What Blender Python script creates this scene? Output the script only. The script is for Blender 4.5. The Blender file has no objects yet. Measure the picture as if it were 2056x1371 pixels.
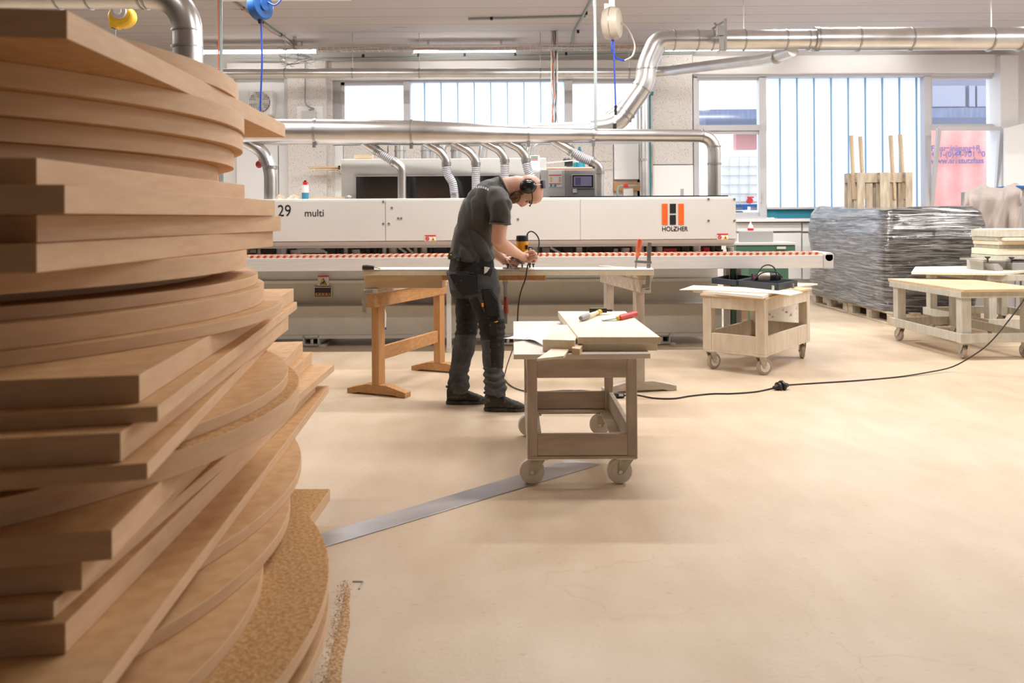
import bpy, bmesh, math, random
from mathutils import Vector, Matrix, noise
random.seed(7)
R = math.radians
S = bpy.context.scene
COL = S.collection

# ------------------------------------------------------------------ camera, world, light
H, F, RHO = 1.25, 1600.0, R(0.35)
cam = bpy.data.cameras.new('camera'); camo = bpy.data.objects.new('camera', cam); COL.objects.link(camo)
camo.location = (0, 0, H)
camo.rotation_euler = (Matrix.Rotation(R(90), 4, 'X') @ Matrix.Rotation(-RHO, 4, 'Z')).to_euler()
cam.sensor_width = 36; cam.lens = 36 * F / 2056
cam.shift_y = -(1371 / 2 - 437) / 2056
cam.clip_end = 200
cam.dof.use_dof = True; cam.dof.focus_distance = 5.6; cam.dof.aperture_fstop = 3.2
S.camera = camo
S.view_settings.view_transform = 'Standard'; S.view_settings.look = 'None'
S.view_settings.exposure = 0.56; S.view_settings.gamma = 1.0
S.view_settings.use_curve_mapping = False

w = bpy.data.worlds.new('sky'); S.world = w; w.use_nodes = True
bg = w.node_tree.nodes['Background']
bg.inputs[0].default_value = (0.86, 0.93, 1.0, 1); bg.inputs[1].default_value = 2.1

CEIL = 3.9
def area(name, loc, sx, sy, power, col=(1, .975, .95), rot=(0, 0, 0)):
    l = bpy.data.lights.new(name, 'AREA'); l.shape = 'RECTANGLE'; l.size = sx; l.size_y = sy
    l.energy = power; l.color = col
    o = bpy.data.objects.new(name, l); COL.objects.link(o); o.location = loc; o.rotation_euler = rot
    return o
LIT = [(9.2, 1.15), (6.6, 1.25), (4.3, .62)]
for ly, k in LIT:
    for lx in (-5.6, -2.6, 0.6, 3.8, 6.8):
        area('tube_light', (lx, ly, 3.72), 1.5, .12, (34 if lx < -1.5 else 50) * k * (.25 if ly < 5 and lx < -1.5 else 1))

# ------------------------------------------------------------------ helpers
def P(x, y, D):
    dx = x - 1028; dy = 437 - y
    u = dx * math.cos(RHO) + dy * math.sin(RHO); v = -dx * math.sin(RHO) + dy * math.cos(RHO)
    return Vector((u * D / F, D, H + v * D / F))
def G(x, y, z=0.0):
    dx = x - 1028; dy = 437 - y
    u = dx * math.cos(RHO) + dy * math.sin(RHO); v = -dx * math.sin(RHO) + dy * math.cos(RHO)
    D = F * (z - H) / v
    return Vector((u * D / F, D, z))
def pix(p):
    u = p[0] * F / p[1]; v = (p[2] - H) * F / p[1]
    dx = u * math.cos(RHO) - v * math.sin(RHO); dy = u * math.sin(RHO) + v * math.cos(RHO)
    return 1028 + dx, 437 - dy

WLOC = {}
class MB:
    def __init__(s): s.b = bmesh.new(); s.mi = 0
    def _f(s, vs, flip=False):
        try:
            f = s.b.faces.new(vs); f.material_index = s.mi; return f
        except ValueError: return None
    def box(s, c, size, rz=0, M=None):
        m = M if M is not None else Matrix.Rotation(rz, 3, 'Z')
        c = Vector(c); h = [a / 2 for a in size]
        v = [s.b.verts.new(c + m @ Vector((sx * h[0], sy * h[1], sz * h[2]))) for sx in (-1, 1) for sy in (-1, 1) for sz in (-1, 1)]
        for q in ((0, 1, 3, 2), (4, 6, 7, 5), (0, 4, 5, 1), (2, 3, 7, 6), (0, 2, 6, 4), (1, 5, 7, 3)): s._f([v[i] for i in q])
        return s
    def bb(s, x0, x1, y0, y1, z0, z1):
        return s.box(((x0 + x1) / 2, (y0 + y1) / 2, (z0 + z1) / 2), (abs(x1 - x0), abs(y1 - y0), abs(z1 - z0)))
    def pb(s, x0, y0, x1, y1, D, th):          # rectangle seen at pixels, front at depth D, thickness th going back
        xm, ym = (x0 + x1) / 2, (y0 + y1) / 2
        return s.bb(P(x0, ym, D).x, P(x1, ym, D).x, D, D + th, P(xm, y1, D).z, P(xm, y0, D).z)
    def beam(s, a, b, wd, ht, up=Vector((0, 0, 1))):   # bar of width wd (sideways) height ht between two points
        a = Vector(a); b = Vector(b); d = (b - a).normalized(); sd = d.cross(up)
        if sd.length < 1e-4: sd = Vector((1, 0, 0))
        sd.normalize(); u = sd.cross(d)
        M = Matrix((d, sd, u)).transposed()
        return s.box((a + b) / 2, ((b - a).length, wd, ht), M=M)
    def rings(s, rs, closed_path=False, cap=True):
        vs = [[s.b.verts.new(p) for p in r] for r in rs]
        n = len(vs[0])
        rng = range(len(vs)) if closed_path else range(len(vs) - 1)
        for i in rng:
            a, b = vs[i], vs[(i + 1) % len(vs)]
            for j in range(n): s._f([a[j], a[(j + 1) % n], b[(j + 1) % n], b[j]])
        if cap and not closed_path:
            s._f(list(reversed(vs[0]))); s._f(vs[-1])
        return s
    def tube(s, pts, r, n=14, closed=False, cap=True):
        pts = [Vector(p) for p in pts]; N = len(pts)
        rr = r if isinstance(r, (list, tuple)) else [r] * N
        rs = []; prev = None
        for i, p in enumerate(pts):
            if closed: t = pts[(i + 1) % N] - pts[i - 1]
            else: t = pts[min(i + 1, N - 1)] - pts[max(i - 1, 0)]
            t.normalize()
            if prev is None:
                a = Vector((0, 0, 1)) if abs(t.z) < .9 else Vector((0, 1, 0))
                nrm = (a - t * a.dot(t)).normalized()
            else: nrm = (prev - t * prev.dot(t)).normalized()
            prev = nrm; bn = t.cross(nrm)
            rs.append([p + (nrm * math.cos(2 * math.pi * k / n) + bn * math.sin(2 * math.pi * k / n)) * rr[i] for k in range(n)])
        return s.rings(rs, closed, cap)
    def cyl(s, a, b, r, r2=None, n=16): return s.tube([a, b], [r, r if r2 is None else r2], n)
    def ball(s, c, r, n=12, M=None):
        r = (r, r, r) if not isinstance(r, (tuple, list)) else r
        c = Vector(c); rs = []
        M = M or Matrix.Identity(3)
        for i in range(1, n):
            th = math.pi * i / n
            rs.append([c + M @ Vector((r[0] * math.sin(th) * math.cos(2 * math.pi * k / (2 * n)), r[1] * math.sin(th) * math.sin(2 * math.pi * k / (2 * n)), -r[2] * math.cos(th))) for k in range(2 * n)])
        return s.rings(rs)
    def prism(s, pts, z0, z1):
        a = [s.b.verts.new((p[0], p[1], z0)) for p in pts]; b = [s.b.verts.new((p[0], p[1], z1)) for p in pts]
        n = len(pts)
        s._f(list(reversed(a))); s._f(b)
        for i in range(n): s._f([a[i], a[(i + 1) % n], b[(i + 1) % n], b[i]])
        return s
    def prism_y(s, pts, y0, y1):               # outline in x,z extruded along y
        a = [s.b.verts.new((p[0], y0, p[1])) for p in pts]; b = [s.b.verts.new((p[0], y1, p[1])) for p in pts]
        n = len(pts)
        s._f(a); s._f(list(reversed(b)))
        for i in range(n): s._f([a[(i + 1) % n], a[i], b[i], b[(i + 1) % n]])
        return s
    def build(s, name, mat, parent=None, loc=None, smooth=False, bevel=0, ang=35):
        me = bpy.data.meshes.new(name)
        bmesh.ops.recalc_face_normals(s.b, faces=s.b.faces[:])
        base = Vector(WLOC[parent.name]) if parent is not None else (Vector(loc) if loc is not None else None)
        if base is None:
            xs = [v.co for v in s.b.verts]
            lo = Vector([min(c[i] for c in xs) for i in range(3)]); hi = Vector([max(c[i] for c in xs) for i in range(3)])
            base = Vector(((lo.x + hi.x) / 2, (lo.y + hi.y) / 2, lo.z))
        for v in s.b.verts: v.co -= base
        s.b.to_mesh(me); s.b.free()
        for m in (mat if isinstance(mat, (list, tuple)) else [mat]): me.materials.append(m)
        if smooth:
            for p in me.polygons: p.use_smooth = True
            me.set_sharp_from_angle(angle=R(ang))
        o = bpy.data.objects.new(name, me); COL.objects.link(o)
        if parent is not None: o.parent = parent
        else: o.location = base
        WLOC[o.name] = tuple(base)
        if bevel:
            m = o.modifiers.new('bevel', 'BEVEL'); m.width = bevel; m.segments = 2; m.limit_method = 'ANGLE'; m.angle_limit = R(40)
        return o

def tag(o, label=None, cat=None, group=None, kind=None):
    if label: o['label'] = label
    if cat: o['category'] = cat
    if group: o['group'] = group
    if kind: o['kind'] = kind
    return o
def thing(name, label, cat, loc, group=None, rz=0, kind=None):
    o = bpy.data.objects.new(name, None); COL.objects.link(o); o.location = loc; o.rotation_euler = (0, 0, rz)
    o.empty_display_size = .1
    WLOC[o.name] = tuple(loc) if not rz else (0, 0, 0)
    return tag(o, label, cat, group, kind)
def copy_tree(o, parent=None):
    c = o.copy(); COL.objects.link(c); c.parent = parent
    WLOC[c.name] = WLOC[o.name]
    for ch in list(o.children): copy_tree(ch, c)
    return c
def struct(o, label=None): return tag(o, label, kind='structure')

def fillet(pts, rad, seg=6):
    pts = [Vector(p) for p in pts]; out = [pts[0]]
    for i in range(1, len(pts) - 1):
        p = pts[i]; a = pts[i - 1] - p; b = pts[i + 1] - p
        r = rad[i - 1] if isinstance(rad, (list, tuple)) else rad
        r = min(r, a.length * .49, b.length * .49)
        p0 = p + a.normalized() * r; p1 = p + b.normalized() * r
        for k in range(seg + 1):
            t = k / seg; out.append(p0.lerp(p, t).lerp(p.lerp(p1, t), t))
    out.append(pts[-1]); return out
def smoothpath(pts, seg=8):
    pts = [Vector(p) for p in pts]; out = []
    Q = [pts[0]] + pts + [pts[-1]]
    for i in range(1, len(Q) - 2):
        p0, p1, p2, p3 = Q[i - 1:i + 3]
        for k in range(seg):
            t = k / seg
            out.append(.5 * ((2 * p1) + (-p0 + p2) * t + (2 * p0 - 5 * p1 + 4 * p2 - p3) * t * t + (-p0 + 3 * p1 - 3 * p2 + p3) * t ** 3))
    out.append(pts[-1]); return out

def mat(name, col, rough=.5, metal=0, col2=None, sc=5, stretch=(1, 1, 1), detail=5, lo=.35, hi=.65, bump=0, bsc=None, spec=.5, trans=0, sheen=0, rvar=0):
    m = bpy.data.materials.new(name); m.use_nodes = True; nt = m.node_tree; b = nt.nodes['Principled BSDF']
    b.inputs['Base Color'].default_value = (*col, 1); b.inputs['Roughness'].default_value = rough; b.inputs['Metallic'].default_value = metal
    b.inputs['Specular IOR Level'].default_value = spec
    if sheen: b.inputs['Sheen Weight'].default_value = sheen
    if trans: b.inputs['Transmission Weight'].default_value = trans
    if col2 or bump:
        tc = nt.nodes.new('ShaderNodeTexCoord'); mp = nt.nodes.new('ShaderNodeMapping'); mp.inputs['Scale'].default_value = stretch
        nt.links.new(tc.outputs['Object'], mp.inputs[0])
        n = nt.nodes.new('ShaderNodeTexNoise'); n.inputs['Scale'].default_value = sc; n.inputs['Detail'].default_value = detail
        nt.links.new(mp.outputs[0], n.inputs['Vector'])
        if col2:
            r = nt.nodes.new('ShaderNodeValToRGB'); r.color_ramp.elements[0].position = lo; r.color_ramp.elements[1].position = hi
            r.color_ramp.elements[0].color = (*col, 1); r.color_ramp.elements[1].color = (*col2, 1)
            nt.links.new(n.outputs[0], r.inputs[0]); nt.links.new(r.outputs[0], b.inputs['Base Color'])
        if rvar:
            mr = nt.nodes.new('ShaderNodeMapRange'); mr.inputs['To Min'].default_value = rough - rvar; mr.inputs['To Max'].default_value = rough + rvar
            nt.links.new(n.outputs[0], mr.inputs[0]); nt.links.new(mr.outputs[0], b.inputs['Roughness'])
        if bump:
            n2 = nt.nodes.new('ShaderNodeTexNoise'); n2.inputs['Scale'].default_value = bsc or sc; n2.inputs['Detail'].default_value = 4
            nt.links.new(mp.outputs[0], n2.inputs['Vector'])
            bp = nt.nodes.new('ShaderNodeBump'); bp.inputs['Strength'].default_value = bump; bp.inputs['Distance'].default_value = .01
            nt.links.new(n2.outputs[0], bp.inputs['Height']); nt.links.new(bp.outputs[0], b.inputs['Normal'])
    return m
def emit(name, col, st):
    m = bpy.data.materials.new(name); m.use_nodes = True; nt = m.node_tree
    b = nt.nodes['Principled BSDF']; b.inputs['Base Color'].default_value = (*col, 1)
    b.inputs['Emission Color'].default_value = (*col, 1); b.inputs['Emission Strength'].default_value = st
    return m
def wood(name, a, b_, sc=6, st=(1, 8, 8), rough=.6, bump=.1):
    return mat(name, a, rough, col2=b_, sc=sc, stretch=st, detail=8, lo=.3, hi=.7, bump=bump)

M = {}
M['mdf'] = mat('mdf_face', (.56, .32, .145), .62, col2=(.64, .40, .20), sc=22, detail=6, bump=.05, bsc=200, spec=.3)
M['mdf_dusty'] = mat('mdf_face_under_sawdust', (.42, .21, .075), .9, col2=(.58, .36, .17), sc=95, detail=10, lo=.36, hi=.6, bump=.3, bsc=160, spec=.2)
M['mdf_edge'] = mat('mdf_edge', (.62, .41, .25), .6, col2=(.68, .47, .30), sc=9, stretch=(1, 1, 6), bump=.04, bsc=180, spec=.35)
M['pine'] = wood('pale_pine', (.70, .55, .37), (.62, .45, .27), 5, (1, 9, 9))
M['pinelight'] = wood('fresh_pale_wood', (.84, .77, .63), (.78, .66, .48), 5, (9, 1, 9))
M['white_lam'] = mat('white_laminate', (.86, .82, .76), .45, col2=(.80, .74, .65), sc=3)
M['beech'] = wood('orange_beech', (.56, .30, .12), (.45, .22, .08), 6, (8, 8, 1))
M['beechy'] = wood('orange_beech_long', (.56, .30, .12), (.43, .21, .08), 6, (8, 1, 8))
M['greywood'] = mat('dusty_grey_wood', (.46, .39, .33), .75, col2=(.60, .52, .45), sc=5, stretch=(5, 5, 1), detail=8, bump=.15, bsc=40)
M['greywoodh'] = mat('dusty_grey_wood_flat', (.46, .39, .32), .75, col2=(.60, .52, .44), sc=5, stretch=(1, 5, 5), detail=8, bump=.15, bsc=40)
M['palewood'] = mat('dusty_pale_wood', (.62, .52, .40), .7, col2=(.70, .61, .49), sc=5, stretch=(5, 5, 1), detail=8, bump=.1, bsc=30)
M['greypaint'] = mat('grey_painted_wood', (.50, .47, .40), .65, col2=(.60, .57, .50), sc=6, stretch=(5, 5, 1), detail=8, bump=.12, bsc=30)
M['oldwood'] = mat('weathered_pallet_wood', (.34, .28, .22), .8, col2=(.60, .52, .42), sc=4, stretch=(4, 4, 1), detail=9, bump=.25, bsc=20)
M['oldwoodx'] = mat('pallet_wood', (.48, .38, .27), .8, col2=(.70, .60, .46), sc=4, stretch=(1, 5, 5), detail=9, bump=.2, bsc=20)
M['steel'] = mat('galvanised_duct', (.60, .60, .60), .31, .95, col2=(.70, .70, .70), sc=4, detail=6, rvar=.08, bump=.02, bsc=3)
M['steeldark'] = mat('duct_band_metal', (.42, .42, .42), .35, .9)
M['forkm'] = mat('caster_fork_zinc', (.42, .39, .32), .4, .5, col2=(.55, .52, .44), sc=30)
M['zinc'] = mat('zinc_plated', (.62, .62, .58), .35, .8, col2=(.72, .70, .62), sc=12)
M['hose'] = mat('translucent_grey_hose', (.62, .62, .66), .35)
M['hosewire'] = mat('hose_wire_dark', (.16, .16, .20), .4, .3)
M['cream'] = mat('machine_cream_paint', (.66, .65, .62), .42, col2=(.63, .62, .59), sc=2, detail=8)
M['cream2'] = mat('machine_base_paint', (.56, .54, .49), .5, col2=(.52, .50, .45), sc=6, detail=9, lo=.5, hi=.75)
M['beamalu'] = mat('machine_beam_alu', (.68, .65, .63), .45, .15, col2=(.74, .71, .69), sc=4, stretch=(1, 1, 14), detail=8)
M['dark'] = mat('dark_interior', (.025, .023, .022), .6)
M['black'] = mat('black_plastic', (.018, .018, .02), .38)
M['blackglass'] = mat('dark_tinted_window', (.02, .02, .022), .12, spec=.9)
M['rubber'] = mat('black_rubber_cable', (.03, .03, .03), .5)
M['grey'] = mat('mid_grey_paint', (.34, .33, .33), .45)
M['greyl'] = mat('light_grey_paint', (.58, .57, .56), .45)
M['orange'] = mat('logo_orange', (.85, .13, .02), .45)
M['red'] = mat('red_paint', (.62, .03, .03), .4)
M['redpad'] = mat('red_chain_pad', (.55, .08, .03), .5)
M['yellow'] = mat('yellow_paint', (.88, .55, .03), .4)
M['yellowabs'] = mat('yellow_tool_body', (.88, .42, .01), .35)
M['blue'] = mat('blue_plastic', (.012, .09, .30), .4)
M['bluecord'] = mat('blue_cord', (.02, .06, .50), .4)
M['paper'] = mat('paper', (.86, .86, .90), .7)
M['white'] = mat('white_paint', (.84, .84, .84), .5)
M['whitewall'] = mat('white_wall_paint', (.80, .78, .77), .6, col2=(.76, .74, .73), sc=1.5)
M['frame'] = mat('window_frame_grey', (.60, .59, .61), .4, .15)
M['framed'] = mat('window_frame_dark', (.42, .40, .42), .5)  # darker grey for the head and left jamb
M['wheel'] = mat('white_nylon_wheel', (.80, .76, .72), .35)
M['tyre'] = mat('beige_wheel_tyre', (.42, .33, .26), .55)
M['skin'] = mat('skin', (.66, .40, .30), .5, col2=(.58, .29, .21), sc=9, detail=4, lo=.4, hi=.75)
M['teal'] = mat('teal_panel', (.02, .22, .30), .5)
M['green'] = mat('green_machine_paint', (.05, .14, .09), .45)
M['copper'] = mat('old_pipe', (.50, .44, .38), .4, .6)

def thin_glass(name, tint=(1, 1, 1), f=.9):
    m = bpy.data.materials.new(name); m.use_nodes = True; nt = m.node_tree; nt.nodes.remove(nt.nodes['Principled BSDF'])
    t = nt.nodes.new('ShaderNodeBsdfTransparent'); t.inputs[0].default_value = (*tint, 1)
    g = nt.nodes.new('ShaderNodeBsdfGlossy'); g.inputs['Roughness'].default_value = .03
    mx = nt.nodes.new('ShaderNodeMixShader'); mx.inputs[0].default_value = 1 - f
    nt.links.new(t.outputs[0], mx.inputs[1]); nt.links.new(g.outputs[0], mx.inputs[2])
    nt.links.new(mx.outputs[0], nt.nodes['Material Output'].inputs[0]); return m
M['glass'] = thin_glass('window_glass', (.97, .98, 1), .93)
def translucent(name, col, k=.85):
    m = bpy.data.materials.new(name); m.use_nodes = True; nt = m.node_tree; nt.nodes.remove(nt.nodes['Principled BSDF'])
    t = nt.nodes.new('ShaderNodeBsdfTranslucent'); t.inputs[0].default_value = (*col, 1)
    d = nt.nodes.new('ShaderNodeBsdfDiffuse'); d.inputs[0].default_value = (*col, 1)
    mx = nt.nodes.new('ShaderNodeMixShader'); mx.inputs[0].default_value = 1 - k
    nt.links.new(t.outputs[0], mx.inputs[1]); nt.links.new(d.outputs[0], mx.inputs[2])
    nt.links.new(mx.outputs[0], nt.nodes['Material Output'].inputs[0]); return m
M['profil'] = translucent('profile_glass_milky', (.93, .96, 1.0), .9)
M['profiledge'] = translucent('profile_glass_edge', (.50, .66, .76), .9)

def speckle(name, base, dots, scale=30):
    m = bpy.data.materials.new(name); m.use_nodes = True; nt = m.node_tree; b = nt.nodes['Principled BSDF']; b.inputs['Roughness'].default_value = .85
    tc = nt.nodes.new('ShaderNodeTexCoord'); n = nt.nodes.new('ShaderNodeTexNoise'); n.inputs['Scale'].default_value = scale; n.inputs['Detail'].default_value = 3
    nt.links.new(tc.outputs['Object'], n.inputs['Vector'])
    r = nt.nodes.new('ShaderNodeValToRGB'); r.color_ramp.elements[0].position = .33; r.color_ramp.elements[1].position = .42
    r.color_ramp.elements[0].color = (*dots, 1); r.color_ramp.elements[1].color = (*base, 1)
    nt.links.new(n.outputs[0], r.inputs[0]); nt.links.new(r.outputs[0], b.inputs['Base Color'])
    bp = nt.nodes.new('ShaderNodeBump'); bp.inputs['Strength'].default_value = .5; bp.inputs['Distance'].default_value = .01
    nt.links.new(n.outputs[0], bp.inputs['Height']); nt.links.new(bp.outputs[0], b.inputs['Normal']); return m
M['speckle'] = speckle('woodwool_panel', (.72, .69, .66), (.42, .37, .34), 60)

# floor material: sealed dusty concrete, warm, blotchy, fine cracks and scuffs
def floor_mat():
    m = bpy.data.materials.new('dusty_floor'); m.use_nodes = True; nt = m.node_tree; b = nt.nodes['Principled BSDF']
    L = nt.links.new; N = nt.nodes.new
    tc = N('ShaderNodeTexCoord')
    def noise_(sc, det, st=(1, 1, 1), dist=0):
        mp = N('ShaderNodeMapping'); mp.inputs['Scale'].default_value = st; L(tc.outputs['Object'], mp.inputs[0])
        n = N('ShaderNodeTexNoise'); n.inputs['Scale'].default_value = sc; n.inputs['Detail'].default_value = det; n.inputs['Distortion'].default_value = dist
        L(mp.outputs[0], n.inputs['Vector']); return n
    def ramp(src, a, b_, ca, cb):
        r = N('ShaderNodeValToRGB'); r.color_ramp.elements[0].position = a; r.color_ramp.elements[1].position = b_
        r.color_ramp.elements[0].color = (*ca, 1); r.color_ramp.elements[1].color = (*cb, 1); L(src, r.inputs[0]); return r
    def mix(f, a, b_, mode='MIX'):
        x = N('ShaderNodeMixRGB'); x.blend_type = mode
        if isinstance(f, float): x.inputs[0].default_value = f
        else: L(f, x.inputs[0])
        L(a, x.inputs[1]); L(b_, x.inputs[2]); return x
    c1 = ramp(noise_(.7, 6).outputs[0], .3, .7, (.54, .41, .285), (.64, .51, .375))
    c2 = ramp(noise_(5, 8, (1, .5, 1)).outputs[0], .35, .7, (.56, .43, .29), (.70, .58, .44))
    c = mix(.45, c1.outputs[0], c2.outputs[0])
    sp = ramp(noise_(26, 6, (1, 2.2, 1)).outputs[0], .62, .72, (0, 0, 0), (1, 1, 1))
    one = N('ShaderNodeRGB'); one.outputs[0].default_value = (.44, .27, .13, 1)
    sp2 = N('ShaderNodeMath'); sp2.operation = 'MULTIPLY'; sp2.inputs[1].default_value = .45; L(sp.outputs[0], sp2.inputs[0])
    c = mix(sp2.outputs[0], c.outputs[0], one.outputs[0])
    v = N('ShaderNodeTexVoronoi'); v.feature = 'DISTANCE_TO_EDGE'; v.inputs['Scale'].default_value = 1.7
    nd = noise_(2.5, 6); mx = N('ShaderNodeVectorMath'); mx.operation = 'MULTIPLY_ADD'; mx.inputs[1].default_value = (.45, .45, 0)
    L(nd.outputs['Color'], mx.inputs[0]); L(tc.outputs['Object'], mx.inputs[2]); L(mx.outputs[0], v.inputs['Vector'])
    cr = ramp(v.outputs['Distance'], .0, .006, (1, 1, 1), (0, 0, 0))
    msk = ramp(noise_(.5, 3).outputs[0], .45, .6, (0, 0, 0), (1, 1, 1))
    cm = N('ShaderNodeMath'); cm.operation = 'MULTIPLY'; L(cr.outputs[0], cm.inputs[0]); L(msk.outputs[0], cm.inputs[1])
    cm2 = N('ShaderNodeMath'); cm2.operation = 'MULTIPLY'; cm2.inputs[1].default_value = .28; L(cm.outputs[0], cm2.inputs[0])
    dk = N('ShaderNodeRGB'); dk.outputs[0].default_value = (.34, .20, .11, 1)
    c = mix(cm2.outputs[0], c.outputs[0], dk.outputs[0])
    L(c.outputs[0], b.inputs['Base Color'])
    mr = N('ShaderNodeMapRange'); mr.inputs['To Min'].default_value = .32; mr.inputs['To Max'].default_value = .6
    L(noise_(1.2, 6).outputs[0], mr.inputs[0]); L(mr.outputs[0], b.inputs['Roughness'])
    bp = N('ShaderNodeBump'); bp.inputs['Strength'].default_value = .12; bp.inputs['Distance'].default_value = .01
    L(noise_(60, 4).outputs[0], bp.inputs['Height']); L(bp.outputs[0], b.inputs['Normal'])
    return m
M['floor'] = floor_mat()
def ceil_mat():
    m = bpy.data.materials.new('board_marked_ceiling'); m.use_nodes = True; nt = m.node_tree; b = nt.nodes['Principled BSDF']; b.inputs['Roughness'].default_value = .8
    L = nt.links.new; N = nt.nodes.new; tc = N('ShaderNodeTexCoord')
    wv = N('ShaderNodeTexWave'); wv.bands_direction = 'Y'; wv.inputs['Scale'].default_value = .75; wv.inputs['Distortion'].default_value = .4; wv.inputs['Detail'].default_value = 1; wv.inputs['Detail Scale'].default_value = .3
    L(tc.outputs['Object'], wv.inputs['Vector'])
    r = N('ShaderNodeValToRGB'); r.color_ramp.elements[0].position = 0; r.color_ramp.elements[1].position = .012
    r.color_ramp.elements[0].color = (.40, .36, .35, 1); r.color_ramp.elements[1].color = (.55, .505, .50, 1); L(wv.outputs[0], r.inputs[0])
    mp = N('ShaderNodeMapping'); mp.inputs['Scale'].default_value = (1, 5, 1); L(tc.outputs['Object'], mp.inputs[0])
    n = N('ShaderNodeTexNoise'); n.inputs['Scale'].default_value = 2.2; n.inputs['Detail'].default_value = 9; L(mp.outputs[0], n.inputs['Vector'])
    r2 = N('ShaderNodeValToRGB'); r2.color_ramp.elements[0].position = .28; r2.color_ramp.elements[1].position = .36
    r2.color_ramp.elements[0].color = (.5, .48, .47, 1); r2.color_ramp.elements[1].color = (1, 1, 1, 1); L(n.outputs[0], r2.inputs[0])
    x = N('ShaderNodeMixRGB'); x.blend_type = 'MULTIPLY'; x.inputs[0].default_value = .6; L(r.outputs[0], x.inputs[1]); L(r2.outputs[0], x.inputs[2])
    L(x.outputs[0], b.inputs['Base Color'])
    bp = N('ShaderNodeBump'); bp.inputs['Strength'].default_value = .3; bp.inputs['Distance'].default_value = .01; L(wv.outputs[0], bp.inputs['Height']); L(bp.outputs[0], b.inputs['Normal'])
    return m
M['ceil'] = ceil_mat()

def text(name, s, size, loc, mat_, parent, align='LEFT', bold=0, sx=1, extr=.0006):
    c = bpy.data.curves.new(name, 'FONT'); c.body = s; c.size = size; c.extrude = extr; c.align_x = align; c.offset = bold
    o = bpy.data.objects.new(name, c); COL.objects.link(o)
    dg = bpy.context.evaluated_depsgraph_get(); me = bpy.data.meshes.new_from_object(o.evaluated_get(dg))
    bpy.data.objects.remove(o); me.name = name
    m4 = Matrix.Translation(Vector(loc) - (Vector(WLOC[parent.name]) if parent else Vector())) @ Matrix.Rotation(R(90), 4, 'X') @ Matrix.Diagonal((sx, 1, 1, 1))
    me.transform(m4); me.materials.clear(); me.materials.append(mat_)
    o = bpy.data.objects.new(name, me); COL.objects.link(o)
    if parent: o.parent = parent; WLOC[o.name] = WLOC[parent.name]
    return o

# ------------------------------------------------------------------ room shell
WY = 12.5
struct(MB().bb(-9.2, 9.2, -4.2, 12.9, -.12, 0).build('floor', M['floor'], loc=(0, 0, 0)))
struct(MB().bb(-9.2, 9.2, -4.2, 12.9, CEIL, CEIL + .15).build('ceiling', M['ceil'], loc=(0, 0, CEIL)))
M['darkwall'] = mat('dark_unseen_wall', (.16, .14, .12), .8, col2=(.24, .21, .18), sc=1.2)  # unseen walls, coloured dark to cut bounce light and give the metal contrast
struct(MB().bb(-9.2, -9.0, -4.2, 12.9, 0, CEIL).build('wall_left', M['darkwall']))
struct(MB().bb(9.0, 9.2, -4.2, 12.9, 0, CEIL).build('wall_right', M['whitewall']))
struct(MB().bb(-9.2, 9.2, -4.2, -4.0, 0, CEIL).build('wall_front', M['darkwall']))
def wp(x): return P(x, 437, WY).x
def wz(y, x=1028): return P(x, y, WY).z
wb = MB(); wb.bb(-9, 9, WY, WY + .3, wz(158), CEIL)
wb.bb(-9, wp(665), WY, WY + .3, 0, wz(158))
wb.bb(wp(665), wp(1310), WY, WY + .3, 0, wz(287))
wb.bb(wp(1280), wp(1396), WY, WY + .3, 0, wz(158))
wb.bb(wp(1393), wp(2008), WY, WY + .3, 0, wz(441, 1700))
wb.bb(wp(2004), 9, WY, WY + .3, 0, wz(158))
struct(wb.build('wall_back', M['whitewall'], loc=(0, WY, 0)))
b = MB(); b.pb(665, 121, 1311, 158, 12.34, .16); struct(b.build('trim_1', M['whitewall'], bevel=.01))
b = MB(); b.pb(1390, 110, 2046, 147, 12.30, .2); struct(b.build('trim_2', M['whitewall'], bevel=.01))
b = MB(); b.pb(455, 126, 578, 152, 12.36, .14); struct(b.build('trim_3', M['whitewall'], bevel=.01))
def pillar(x0, x1, y0, yb, D=12.25):
    t = thing('pillar', None, None, (P((x0 + x1) / 2, 437, D).x, D + .12, 0), kind='structure')
    m = MB(); xa, xb = P(x0, 437, D).x, P(x1, 437, D).x; zt = P((x0 + x1) / 2, y0, D).z; zb = P((x0 + x1) / 2, yb, D).z if yb else 0
    m.bb(xa, xb, D, WY, zb, zt); m.build('woodwool_face', M['speckle'], t, bevel=.012)
    if yb: MB().bb(xa, xb, D - .01, WY, 0, zb - .012).build('white_lower_panel', M['white'], t, bevel=.004)
    return t
pillar(578, 656, 122, None); pillar(657, 668, 122, None, 12.35)
pillar(1306, 1392, 108, 330); 
b = MB(); b.pb(2010, 110, 2046, 500, 12.2, .3); struct(b.build('trim_4', M['whitewall'], bevel=.01))
# woodwool panels and white boards under window one
for (x0, y0, x1, y1, mm) in ((690, 292, 778, 420, 'speckle'), (780, 292, 868, 420, 'speckle'), (1060, 290, 1148, 396, 'speckle'), (1149, 290, 1231, 396, 'speckle'), (1233, 289, 1283, 360, 'white'), (560, 292, 652, 420, 'white'), (475, 292, 558, 420, 'white'), (672, 292, 689, 420, 'white')):
    b = MB(); b.pb(x0, y0, x1, y1, 12.42, .075); struct(b.build('wall_panel', M[mm], bevel=.004))
b = MB(); b.pb(656, 292, 671, 420, 12.38, .1); struct(b.build('wall_panel', M['speckle'], bevel=.004))
b = MB(); b.pb(1232, 366, 1300, 383, 12.40, .09); struct(b.build('wall_board', M['beechy']))
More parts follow.
